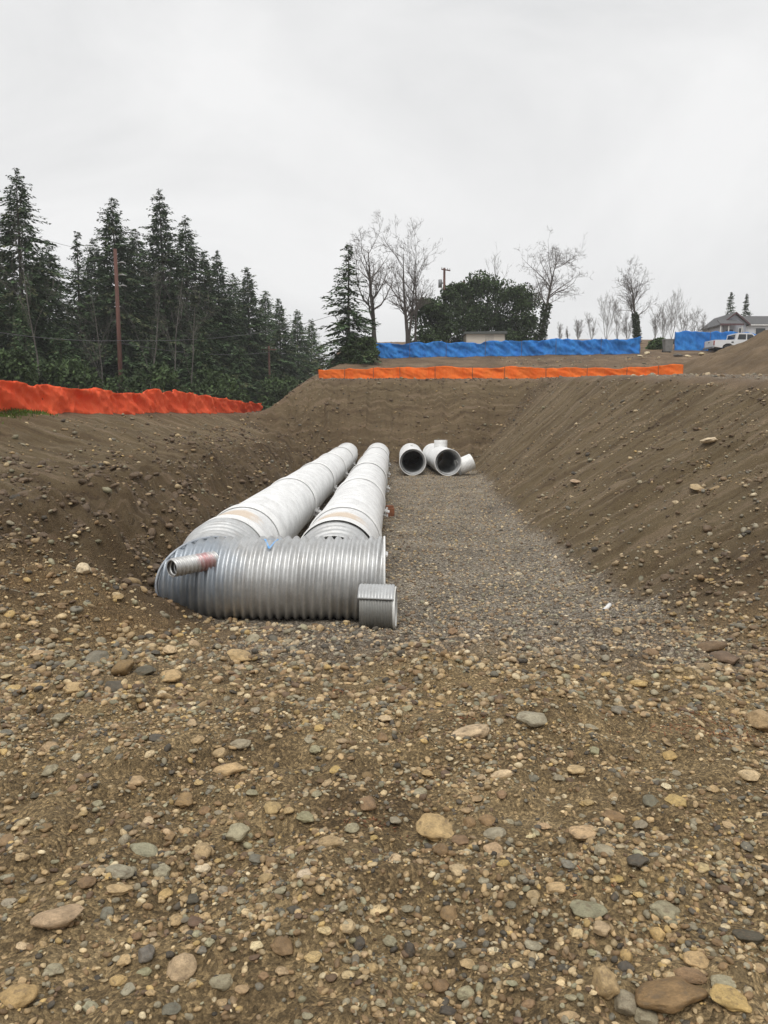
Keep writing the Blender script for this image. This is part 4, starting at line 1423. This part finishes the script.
BT = 'tall bare trees behind the blue fence'
bare_tree(376, 362, 210, 68, 'tallest bare tree with a crooked dark trunk beside the lone fir', BT, 41, (-0.02, 0), (15, 7, 6, 3), 0.85, 0.25, 1, 0.03)
bare_tree(408, 345, 226, 72, 'forked bare tree leaning left between two straight ones', BT, 42, (-0.10, 0), (10, 6, 5, 3), 0.65, 0.21, 2, 0.05)
bare_tree(416, 345, 218, 76, 'straight bare tree right of the forked leaning one', BT, 43, (0.0, 0), (14, 7, 5, 3), 0.65, 0.14, 1, 0.05)
bare_tree(541, 345, 232, 74, 'spreading bare tree with an ivy clad trunk right of the evergreens', BT, 44, (0.03, 0), (17, 8, 6, 3), 0.95, 0.22, 1, 0.03, None, 'twig', 0.4)
bare_tree(497, 345, 240, 84, 'thin bare twin stemmed tree rising out of the evergreens', BT, 45, (0.02, 0), (9, 5, 4), 0.4, 0.10, 2, 0.05)
bare_tree(639, 350, 256, 90, 'upright bare tree with ivy at its foot left of the blue fence gap', BT, 46, (0.0, 0), (20, 8, 6, 3), 0.75, 0.18, 1, 0.05, None, 'twig', 0.36)
low0 = 0.05
SB = 'slender bare saplings on the skyline at right'
for i, (px, top, Y, lab) in enumerate([
    (560, 322, 95, 'low bare sapling nearest the ivy clad spreading tree'), (578, 318, 98, 'bare sapling third from the spreading tree'),
    (592, 312, 102, 'wispy bare sapling left of a thin spire'), (607, 292, 104, 'thin spire like bare sapling left of the upright ivy tree'),
    (618, 300, 100, 'bushy bare sapling just left of the upright ivy tree'), (628, 310, 96, 'short bare sapling touching the upright ivy tree'),
    (655, 306, 100, 'bare sapling just right of the upright ivy tree'), (664, 300, 106, 'bare sapling over the grey bin in the fence gap'),
    (672, 286, 104, 'tallest bare sapling above the start of the short blue fence'), (683, 310, 110, 'pale bare sapling above the short blue fence'),
    (694, 306, 112, 'pale bare sapling left of the house porch'), (703, 312, 114, 'low pale sapling touching the house porch'), (568, 326, 108, 'faint bare sapling low on the skyline')]):
    bare_tree(px, 345, top, Y, lab, SB, 60 + i, (0, 0), (16, 7, 5, 2), 0.36, 0.045, 3 if i % 2 else 2, 0.09, None, 'pale', 0, 'bare_sapling', 0.5)
low0 = 0.3
AL = 'pale alder stems before the firs'
for i, (px, top, Y, lab) in enumerate([
    (150, 262, 58, 'pale alder stem left of the middle one before the firs'), (170, 262, 60, 'pale leaning alder in the middle before the firs'),
    (186, 276, 57, 'pale alder stem furthest along before the firs'), (40, 188, 50, 'tall bare alder with fine twigs at the left edge'),
    (8, 236, 54, 'bare alder cut by the left edge of the view'), (102, 280, 56, 'bare alder crossing behind the utility pole')]):
    bare_tree(px, 380, top, Y, lab, AL, 80 + i, (0.05 if i == 1 else -0.04, 0), (8, 6, 4), 0.5, 0.075, 1, 0.06, 0.8, 'alder', 0, 'bare_alder', 0.7)


def evergreen(px, top, Y, wpx, label, group, seed, tone=1.0, zbase=None, cat='tree', name='evergreen_tree', lo=0.0):
    r = np.random.default_rng(seed)
    X = X_at(px, Y); zb = hz(X, Y) - 0.15 if zbase is None else zbase
    H = at(px, top, Y)[2] - zb; W = wpx / FOC * Y / 2
    root = empty(name, (X, Y, zb), label, cat, group)
    mb = MB(); mb.tube([(0, 0, 0), (0.05, 0, H * 0.35), (0.1, 0.1, H * 0.75)], [0.035 * H * 0.5, 0.02 * H * 0.6, 0.01 * H], 8)
    for k in range(7):
        a = r.uniform(0, 6.3); z0 = H * r.uniform(0.15, 0.5)
        mb.tube([(0.05, 0.0, z0), (0.5 * W * math.cos(a), 0.5 * W * math.sin(a), z0 + H * 0.15), (0.8 * W * math.cos(a), 0.8 * W * math.sin(a), z0 + H * 0.28)], [0.012 * H, 0.008 * H, 0.003 * H], 6)
    mb.build('trunk', M['bark'], root, True)
    Cs = []; Ks = []
    nb = 46
    for b in range(nb):
        f = r.uniform(lo, 0.97)
        prof = math.sqrt(max(0.05, 1 - (max(0, f - 0.35) / 0.66) ** 2)) * (0.75 + 0.25 * min(1, f / 0.3))
        a = r.uniform(0, 2 * PI); q = W * prof * r.uniform(0.35, 0.92)
        c = np.array([q * math.cos(a), q * math.sin(a), H * f])
        s = np.array([1, 1, 0.75]) * r.uniform(0.12, 0.26) * H * (0.75 if f > 0.8 else 1) * min(1, W / (0.42 * H))
        k = 210
        d = r.normal(size=(k, 3)); d /= np.linalg.norm(d, axis=1)[:, None]
        Cs.append(c + d * s * r.uniform(0.55, 1.12, (k, 1)))
        Ks.append(np.array([0.050, 0.075, 0.030]) * r.uniform(0.5, 1.5) * r.uniform(0.65, 1.35, (k, 1)) * tone)
    C = np.concatenate(Cs); K = np.concatenate(Ks)
    C[:, 2] = np.clip(C[:, 2], 0.05, H * 1.03)
    k = len(C)
    D_ = r.normal(size=(k, 3)) + np.array([0, 0, -0.3]); D_ /= np.linalg.norm(D_, axis=1)[:, None]
    U_ = np.cross(D_, r.normal(size=(k, 3))); U_ /= np.linalg.norm(U_, axis=1)[:, None]
    V_, F_, C_ = tri_cloud(C, D_, U_, r.uniform(0.18, 0.36, k), r.uniform(0.05, 0.11, k), K)
    link('crown', mesh_from('crown', V_, F_, C_, False, M['needles']), root)
    return root


EG = 'dense evergreens behind the shed'
evergreen(430, 300, 79, 44, 'lower rounded evergreen left of the pale shed', EG, 301)
evergreen(456, 284, 82, 48, 'evergreen behind the left end of the pale shed', EG, 302, 0.9)
evergreen(485, 272, 84, 56, 'tallest dense evergreen behind the pale shed', EG, 303)
evergreen(514, 284, 82, 46, 'evergreen between the pale shed and the spreading bare tree', EG, 304, 0.95)
SH = 'low shrubs along the fence lines'
evergreen(361, 338, 63, 34, 'green ivy covered shrub at the foot of the lone fir', SH, 305, 1.5, None, 'shrub', 'shrub')
evergreen(655, 340, 72, 18, 'brownish low shrub in the gap between the blue fences', SH, 306, 1.7, None, 'shrub', 'shrub')
evergreen(676, 337, 88, 10, 'small dark shrub behind the start of the short blue fence', SH, 307, 1.2, None, 'shrub', 'shrub')
for (px, top, Y, w, lab) in [(12, 355, 45, 70, 'bramble thicket behind the left end of the red orange fence'), (70, 362, 48, 70, 'bramble thicket left of the utility pole foot'),
                             (150, 366, 52, 80, 'bramble thicket right of the utility pole foot'), (215, 372, 58, 70, 'bramble thicket behind the middle of the red orange fence'),
                             (285, 378, 75, 60, 'bramble thicket behind the far mound of the pit')]:
    evergreen(px, top, Y, w, lab, 'bramble thickets behind the left fence', 310 + px, 1.1, 0.3, 'shrub', 'bramble')

# grass blades by the left fence
k = 1500
r = np.random.default_rng(55)
s_ = r.uniform(0, 1, k)
gx = np.interp(s_, [0, 0.5, 1], [X_at(-30, 19), X_at(10, 22.5), X_at(40, 24)]) + 0.25 + r.normal(0, 0.18, k); gy = np.interp(s_, [0, 0.5, 1], [19, 22.5, 24]) + r.normal(0, 0.2, k) - 0.25
C = np.stack([gx, gy, h(gx, gy) - 0.02], 1)
D_ = np.stack([r.normal(0, 0.4, k), r.normal(0, 0.4, k), np.ones(k)], 1); D_ /= np.linalg.norm(D_, axis=1)[:, None]
U_ = np.cross(D_, r.normal(size=(k, 3))); U_ /= np.linalg.norm(U_, axis=1)[:, None]
V_, F_, C_ = tri_cloud(C, D_, U_, r.uniform(0.06, 0.16, k), r.uniform(0.008, 0.016, k), np.array([0.10, 0.15, 0.03]) * r.uniform(0.6, 1.3, (k, 1)))
gr_ = link('grass', mesh_from('grass', V_, F_, C_, False, M['needles']))
tag(gr_, 'thin green grass along the foot of the red orange fence', 'grass', kind='stuff')

# ------------------------------------------------------------------ utility poles and lines
M['pole'] = simple('pole_wood', (0.135, 0.058, 0.042), (0.085, 0.04, 0.03), 4, 0.85, 0, 0.25, (1, 1, 0.1))
M['ceramic'] = simple('insulator', (0.34, 0.34, 0.33), None, 9, 0.3)
M['greymetal'] = simple('grey_metal', (0.30, 0.31, 0.32), None, 5, 0.5, 0.4)
M['wire'] = simple('wire', (0.10, 0.10, 0.105), None, 5, 0.6)


def utility_pole(px, top, Y, rad, label, arms, zb=None, can=False, insul=True):
    X = X_at(px, Y); zb = hz(X, Y) - 0.3 if zb is None else zb
    H = at(px, top, Y)[2] - zb
    root = empty('utility_pole', (X, Y, zb), label, 'utility pole', 'wooden utility poles')
    mb = MB(); mb.tube([(0, 0, 0), (0.02, 0, H / 2), (0, 0, H)], [rad, rad * 0.85, rad * 0.68], 12); mb.build('post', M['pole'], root, True)
    for (dz, w, ang) in arms:
        mb = MB(); mb.box((0, -rad - 0.05, H - dz), (w, 0.10, 0.12), 0, 0.01)
        a = mb.build('crossarm', M['pole'], root)
        a.rotation_euler = (0, 0, ang)
        for q in (-0.46, -0.2, 0.2, 0.46):
            mi = MB(); mi.tube([(q * w, -rad - 0.05, H - dz + 0.06), (q * w, -rad - 0.05, H - dz + 0.14), (q * w, -rad - 0.05, H - dz + 0.24)], [0.02, 0.05, 0.04], 8)
            mi.build('insulator', M['ceramic'], a, True)
    if can:
        mb = MB(); mb.tube([(-rad - 0.28, 0, H - 2.2), (-rad - 0.28, 0, H - 1.35), (-rad - 0.28, 0, H - 1.3)], [0.22, 0.22, 0.17], 14)
        mb.box((-rad - 0.05, 0, H - 1.7), (0.16, 0.08, 0.2)); mb.build('transformer', M['greymetal'], root, True)
    return root, np.array([X, Y, zb + H])


_, tA = utility_pole(122, 249, 53, 0.17, 'tall reddish utility pole standing before the firs', [], 1.0)
rootA = bpy.data.objects['utility_pole']
for dz in (0.9, 1.7, 2.4):
    mi = MB(); mi.tube([(0.16, -0.05, tA[2] - 1.0 - dz), (0.45, -0.05, tA[2] - 1.0 - dz + 0.05), (0.7, -0.05, tA[2] - 1.0 - dz - 0.03)], [0.025, 0.05, 0.03], 8)
    mi.build('insulator', M['ceramic'], rootA, True)
_, tB = utility_pole(270, 346, 84, 0.15, 'small distant utility pole before the misty end of the firs', [(0.4, 1.6, 0.2)], 0.8)
_, tC = utility_pole(443, 268, 92, 0.19, 'utility pole with transformer rising behind the evergreens', [(0.25, 1.4, 0.7)], None, True)
_, tD = utility_pole(462, 281, 104, 0.16, 'more distant utility pole with a wide crossarm over the evergreens', [(0.5, 2.0, 0.0)], None)


def cable(a, b, sag, rad, label):
    P_ = []
    a = np.array(a, float); b = np.array(b, float)
    for i in range(25):
        t = i / 24
        q = a * (1 - t) + b * t; q[2] -= sag * 4 * t * (1 - t)
        P_.append(q)
    mb = MB(); mb.tube(P_, rad, 5)
    o = mb.build('power_line', M['wire'], None, True)
    tag(o, label, 'cable', 'overhead lines in front of the firs')


aw = at(119, 341, 53) + np.array([0.1, -0.25, 0])
cable(at(-60, 322, 40), aw, 0.3, 0.022, 'lower overhead line arriving at the tall pole from the left edge')
cable(aw, at(330, 316, 84), 0.75, 0.022, 'overhead line sagging from the tall pole past the firs to the lone fir')
cable(at(119, 343, 53) + np.array([0, -0.25, 0]), at(270, 352, 84), 0.5, 0.02, 'overhead line from the tall pole to the small distant pole')
cable(at(-60, 200, 40), tA + np.array([0, -0.2, -0.4]), 0.4, 0.010, 'thin high line crossing the sky to the top of the tall pole')

# ------------------------------------------------------------------ shed, house, pickup, bin
M['cream'] = simple('cream_siding', (0.62, 0.57, 0.49), (0.54, 0.49, 0.42), 2, 0.7, 0, 0.15, (0.3, 0.3, 6))
M['greenroof'] = simple('shed_roof', (0.075, 0.085, 0.08), (0.11, 0.12, 0.11), 4, 0.8)
Y0 = 76; xa, xb = X_at(465, Y0), X_at(503.5, Y0)
zt = at(480, 334, Y0)[2]; zb = hz((xa + xb) / 2, Y0) - 0.2
shed = empty('shed', ((xa + xb) / 2, Y0, zb), 'small cream shed with a dark flat roof before the evergreens', 'shed')
W_ = xb - xa
mb = MB(); mb.box((0, 1.3, (zt - zb) / 2), (W_, 2.6, zt - zb)); mb.build('wall', M['cream'], shed)
mb = MB(); mb.prism([(-W_ / 2 - 0.2, zt - zb + 0.003), (W_ / 2 + 0.2, zt - zb + 0.003), (W_ / 2 + 0.16, zt - zb + 0.26), (-W_ / 2 - 0.16, zt - zb + 0.20)], -0.25, 2.8); mb.build('roof', M['greenroof'], shed)
mb = MB()
for q in (-W_ / 2 + 0.05, W_ / 2 - 0.05):
    mb.box((q, -0.02, (zt - zb) / 2), (0.10, 0.05, zt - zb - 0.01))
mb.build('corner_trim', simple('trim', (0.5, 0.47, 0.42), None, 4, 0.7), shed)
mb = MB(); mb.box((0.4, -0.015, 0.95), (0.85, 0.04, 1.9)); d_ = mb.build('door', simple('shed_door', (0.50, 0.46, 0.40), None, 4, 0.7), shed)
mb = MB(); mb.box((0.72, -0.06, 0.95), (0.05, 0.06, 0.12)); mb.build('handle', M['greymetal'], d_)

M['siding'] = simple('white_siding', (0.66, 0.68, 0.70), (0.58, 0.60, 0.63), 2, 0.6, 0, 0.1, (0.2, 0.2, 8))
M['greysiding'] = simple('grey_siding', (0.40, 0.42, 0.47), (0.34, 0.36, 0.41), 2, 0.6, 0, 0.1, (0.2, 0.2, 8))
M['shingle'] = simple('grey_shingle', (0.125, 0.125, 0.125), (0.085, 0.085, 0.088), 5, 0.9, 0, 0.2, (1, 4, 4))
M['fascia'] = simple('maroon_fascia', (0.10, 0.045, 0.05), None, 5, 0.6)
M['glass'] = simple('dark_glass', (0.03, 0.035, 0.04), None, 3, 0.08)
M['whitetrim'] = simple('white_trim', (0.72, 0.72, 0.70), None, 5, 0.5)
Yh = 115
zb = 11.9
hx = X_at(718, Yh)
house = empty('house', (hx, Yh, zb), 'grey house with shingle roof and small porch above the blue fence', 'house')
zr = at(730, 313.5, Yh)[2] - zb; ze = at(730, 323.5, Yh)[2] - zb
wg = X_at(741, Yh) - hx
xe = X_at(800, Yh) - hx
# gable block
mb = MB(); mb.prism([(0, 0), (wg, 0), (wg, ze), (wg / 2, zr - 0.12), (0, ze)], 0, 7.0); mb.build('wall', M['greysiding'], house)
mb = MB(); mb.box(((wg + xe) / 2 + 0.002, 4.0, ze / 2), (xe - wg, 6.0, ze)); mb.build('wall', M['siding'], house)
mb = MB()
t_ = 0.16
mb.prism([(-0.45, ze - 0.30), (wg / 2, zr), (wg + 0.45, ze - 0.30), (wg + 0.45, ze - 0.30 + t_), (wg / 2, zr + t_ + 0.02), (-0.45, ze - 0.30 + t_)], -0.4, 7.2)
rf = mb.build('roof', M['shingle'], house)
mb = MB()
mb.prism([(-0.47, ze - 0.36), (wg / 2, zr - 0.04), (wg + 0.47, ze - 0.36), (wg + 0.47, ze - 0.12), (wg / 2, zr + 0.2), (-0.47, ze - 0.12)], -0.46, -0.41)
mb.build('fascia', M['fascia'], rf)
mb = MB()
Vr = [(wg * 0.5, 0.7, ze - 0.1), (xe + 0.3, 0.7, ze - 0.1), (xe + 0.3, 4.0, zr - 0.02), (wg * 0.5, 4.0, zr - 0.02), (xe + 0.3, 7.3, ze - 0.1), (wg * 0.5, 7.3, ze - 0.1)]
Vr += [(a, b, c + 0.15) for a, b, c in Vr]
mb.add(Vr, [(0, 3, 2, 1), (3, 5, 4, 2), (6, 7, 8, 9), (9, 8, 10, 11), (0, 1, 7, 6), (4, 5, 11, 10), (1, 2, 8, 7), (2, 4, 10, 8), (0, 6, 9, 3), (3, 9, 11, 5)])
mb.build('roof', M['shingle'], house)
mb = MB(); mb.box(((wg + xe) / 2, 0.66, ze - 0.12), (xe - wg, 0.06, 0.2)); mb.build('gutter', M['whitetrim'], house)
for cx, w, hgt, zc_ in ((wg * 0.78, 0.55, 1.7, 1.45), (wg + 2.6, 1.4, 1.0, 1.9), (wg + 5.4, 1.4, 1.0, 1.9)):
    yy = -0.03 if cx < wg else 0.97
    mb = MB(); mb.box((cx, yy, zc_), (w + 0.16, 0.06, hgt + 0.16)); wf = mb.build('window', M['whitetrim'], house)
    mb = MB(); mb.box((cx, yy - 0.03, zc_), (w, 0.04, hgt)); mb.build('pane', M['glass'], wf)
# porch
zp = at(715, 326.5, Yh)[2] - zb
mb = MB()
Vp = [(-1.5, -2.6, zp), (wg * 0.55, -2.6, zp), (wg * 0.55, 0.0, zp + 0.85), (-0.9, 0.0, zp + 0.85)]
Vp += [(a, b, c + 0.14) for a, b, c in Vp]
mb.add(Vp, [(0, 3, 2, 1), (4, 5, 6, 7), (0, 1, 5, 4), (1, 2, 6, 5), (2, 3, 7, 6), (3, 0, 4, 7)])
pr = mb.build('porch_roof', M['shingle'], house)
mb = MB(); mb.box(((wg * 0.55 - 1.5) / 2, -2.64, zp + 0.0), (wg * 0.55 + 1.5, 0.06, 0.24)); mb.build('fascia', M['fascia'], pr)
for q in (-1.35, -0.2, wg * 0.5):
    mb = MB(); mb.box((q, -2.45, zp / 2 - 0.08), (0.14, 0.14, zp - 0.16)); mb.build('porch_post', M['whitetrim'], house)
mb = MB(); mb.box((wg * 0.3, -0.04, 1.05), (0.9, 0.06, 2.1)); dr = mb.build('door', simple('dark_door', (0.07, 0.045, 0.04), None, 5, 0.5), house)
mb = MB(); mb.box((wg * 0.3 + 0.33, -0.1, 1.0), (0.06, 0.06, 0.06)); mb.build('handle', M['greymetal'], dr)
mb = MB(); mb.box(((wg * 0.55 - 1.5) / 2, -1.35, 0.1), (wg * 0.55 + 1.6, 2.6, 0.2)); mb.build('porch_floor', M['greysiding'], house)

# pickup, tail to the left
M['whitepaint'] = simple('white_paint', (0.72, 0.73, 0.74), (0.66, 0.67, 0.68), 2, 0.3)
M['rubber'] = simple('rubber', (0.025, 0.025, 0.026), None, 5, 0.8)
M['redlamp'] = simple('red_lens', (0.35, 0.02, 0.02), None, 5, 0.25)
Yt = 66.5
tx_ = X_at(711, Yt)
truck = empty('pickup_truck', (tx_, Yt, hz(tx_ + 1.5, Yt)), 'white pickup truck parked before the blue fence with its nose behind the dirt pile', 'pickup', None, 0.06)
mb = MB()
body = [(0, 0.55), (0.02, 1.12), (1.75, 1.12), (1.75, 1.10), (3.75, 1.08), (5.0, 0.98), (5.25, 0.85), (5.28, 0.45), (4.75, 0.42), (4.68, 0.66), (4.40, 0.80), (4.12, 0.80), (3.85, 0.66), (3.78, 0.42), (1.70, 0.42), (1.62, 0.66), (1.34, 0.82), (1.02, 0.82), (0.74, 0.66), (0.66, 0.46)]
body = body[::-1]
mb.prism(body, 0.0, 1.85); bd = mb.build('body', M['whitepaint'], truck)
mb = MB(); mb.box((0.92, 0.925, 1.10), (1.62, 1.55, 0.08)); mb.build('bed_liner', M['rubber'], truck)
mb = MB(); mb.box((-0.03, 0.925, 0.84), (0.05, 1.6, 0.5), 0, 0.01); tg = mb.build('tailgate', M['whitepaint'], truck)
mb = MB(); mb.box((-0.07, 0.925, 0.95), (0.03, 0.2, 0.06)); mb.build('handle', M['rubber'], tg)
mb = MB(); mb.prism([(1.85, 1.102), (3.95, 1.085), (3.35, 1.66), (3.15, 1.72), (2.1, 1.72), (1.95, 1.68)], 0.10, 1.75); mb.build('cab', M['whitepaint'], truck)
mb = MB(); mb.prism([(2.02, 1.16), (2.75, 1.16), (2.75, 1.60), (2.12, 1.60)], 0.085, 0.097); mb.build('window', M['glass'], truck)
mb = MB(); mb.prism([(2.85, 1.16), (3.72, 1.15), (3.28, 1.58), (2.85, 1.60)], 0.085, 0.097); mb.build('window', M['glass'], truck)
mb = MB(); mb.box((1.88, 0.92, 1.42), (0.03, 1.2, 0.36), 0, 0, 0.15); mb.build('rear_window', M['glass'], truck)
for q in (0.13, 1.72):
    mb = MB(); mb.box((0.0, q, 0.86), (0.10, 0.14, 0.36), 0, 0.01); mb.build('tail_light', M['redlamp'], truck)
mb = MB(); mb.box((-0.08, 0.925, 0.5), (0.14, 1.75, 0.16), 0, 0.02); mb.build('bumper', M['greymetal'], truck)
for wx_ in (1.18, 4.27):
    for wy_ in (0.02, 1.60):
        mb = MB(); mb.tube([(wx_, wy_, 0.37), (wx_, wy_ + 0.03, 0.37), (wx_, wy_ + 0.2, 0.37), (wx_, wy_ + 0.23, 0.37)], [0.33, 0.37, 0.37, 0.33], 22)
        wl = mb.build('wheel', M['rubber'], truck, True)
        mb = MB(); mb.tube([(wx_, wy_ - 0.006 if wy_ < 1 else wy_ + 0.236, 0.37), (wx_, wy_ + 0.02 if wy_ < 1 else wy_ + 0.21, 0.37)], 0.20, 16)
        mb.build('rim', M['greymetal'], wl)
mb = MB(); mb.box((1.55, 0.0, 0.92), (0.2, 0.01, 0.12), 0, 0); mb.build('fuel_flap', M['rubber'], truck)
mb = MB(); mb.box((2.5, 0.92, 0.40), (4.6, 1.2, 0.16)); mb.build('underside', M['rubber'], truck)

# bin and odds and ends in the fence gap
xg, yg = X_at(664.5, 67.5), 67.5
bn = empty('rubbish_bin', (xg, yg, hz(xg, yg)), 'grey wheeled rubbish bin in the gap between the blue fences', 'bin')
mb = MB(); mb.add([(-0.28, -0.3, 0.08), (0.28, -0.3, 0.08), (0.28, 0.3, 0.08), (-0.28, 0.3, 0.08), (-0.36, -0.38, 1.05), (0.36, -0.38, 1.05), (0.36, 0.38, 1.05), (-0.36, 0.38, 1.05)],
                  [(0, 3, 2, 1), (4, 5, 6, 7), (0, 1, 5, 4), (1, 2, 6, 5), (2, 3, 7, 6), (3, 0, 4, 7)])
mb.build('bin_body', simple('bin_plastic', (0.22, 0.22, 0.21), None, 4, 0.6), bn)
mb = MB(); mb.box((0, 0, 1.09), (0.80, 0.84, 0.07), 0, 0.02); mb.build('lid', simple('bin_lid', (0.30, 0.30, 0.29), None, 4, 0.6), bn)
for q in (-0.3, 0.3):
    mb = MB(); mb.tube([(q - 0.04, 0.3, 0.12), (q + 0.04, 0.3, 0.12)], 0.12, 12); mb.build('wheel', M['rubber'], bn)
RB = 'pale rubble chunks dumped along the field'
for i, (px, py, w, hh, c, lab) in enumerate([
    (640, 356, 6, 4, 'cream', 'white rubble chunk at the end of the long blue fence'), (647, 353, 5, 5, 'cream', 'pale rubble chunk left of the grey bin'),
    (678, 355, 9, 5, 'dark grey', 'dark rubble chunk at the foot of the short blue fence'), (688, 356, 6, 4, 'cream', 'pale rubble chunk before the short blue fence'),
    (702, 354, 7, 5, 'cream', 'pale rubble chunk behind the tail of the pickup'), (704, 367, 9, 3, 'grey', 'flat grey rubble slab at the foot of the dirt pile'),
    (690, 371, 10, 3, 'grey', 'flat grey rubble slab at the end of the orange fence'), (722, 371, 11, 3, 'grey', 'long grey rubble slab under the dirt pile')]):
    put_stone(px, py, w, hh, c, lab, False, 500 + i, 0.2, RB, name='rubble_chunk', cat='rubble')

# ------------------------------------------------------------------ damp air
hm = bpy.data.materials.new('damp_air'); hm.use_nodes = True
nt = hm.node_tree
nt.nodes.remove(nt.nodes['Principled BSDF'])
vol = N(nt, 'ShaderNodeVolumePrincipled')
vol.inputs['Color'].default_value = (0.93, 0.94, 0.95, 1)
vol.inputs['Density'].default_value = 0.0006
nt.links.new(vol.outputs[0], nt.nodes['Material Output'].inputs['Volume'])
mb = MB(); mb.box((0, 440, 16), (1500, 960, 40))
hz_ = mb.build('haze', hm)
tag(hz_, 'thin damp haze greying the far firs', 'haze', kind='stuff')

# ------------------------------------------------------------------ sky, sun, camera
world = bpy.data.worlds.new('World'); scene.world = world; world.use_nodes = True
nt = world.node_tree
bg = nt.nodes['Background']
SUN_EL, SUN_AZ = math.radians(62), math.radians(190)
sky = N(nt, 'ShaderNodeTexSky', sky_type='NISHITA', sun_disc=False)
sky.sun_elevation = SUN_EL; sky.sun_rotation = SUN_AZ
tc = N(nt, 'ShaderNodeTexCoord').outputs['Generated']
cl = noise(nt, mapping(nt, tc, (1.0, 1.0, 2.2)), 1.7, 6, 0.55, 0.6)
cloud = ramp(nt, cl, [(0.30, (5.1, 5.18, 5.25)), (0.48, (6.2, 6.22, 6.24)), (0.66, (7.0, 7.0, 7.0))])
out = mixc(nt, 0.985, sky.outputs[0], cloud)
nt.links.new(out, bg.inputs['Color'])
bg.inputs['Strength'].default_value = 0.1

sl_ = bpy.data.lights.new('sun', 'SUN'); sl_.energy = 1.45; sl_.angle = math.radians(30); sl_.color = (1, 0.97, 0.93)
so = bpy.data.objects.new('sun', sl_); col.objects.link(so)
# blender sky: sun_rotation measured clockwise from +y
sd = Vector((math.sin(SUN_AZ) * math.cos(SUN_EL), math.cos(SUN_AZ) * math.cos(SUN_EL), math.sin(SUN_EL)))
so.rotation_euler = sd.to_track_quat('Z', 'Y').to_euler(); so.location = sd * 50

cam = bpy.data.cameras.new('camera'); co = bpy.data.objects.new('camera', cam); col.objects.link(co)
cam.sensor_fit = 'VERTICAL'; cam.sensor_height = 36.0; cam.lens = 36.0 * FOC / 1024
cam.clip_end = 3000; cam.clip_start = 0.05
co.location = (0, 0, EYE); co.rotation_euler = (PI / 2 - PITCH, 0, 0)
scene.camera = co
scene.view_settings.view_transform = 'Standard'; scene.view_settings.look = 'None'
scene.view_settings.exposure = 0.42; scene.view_settings.gamma = 1.0; scene.view_settings.use_curve_mapping = False
scene.cycles.max_bounces = 6
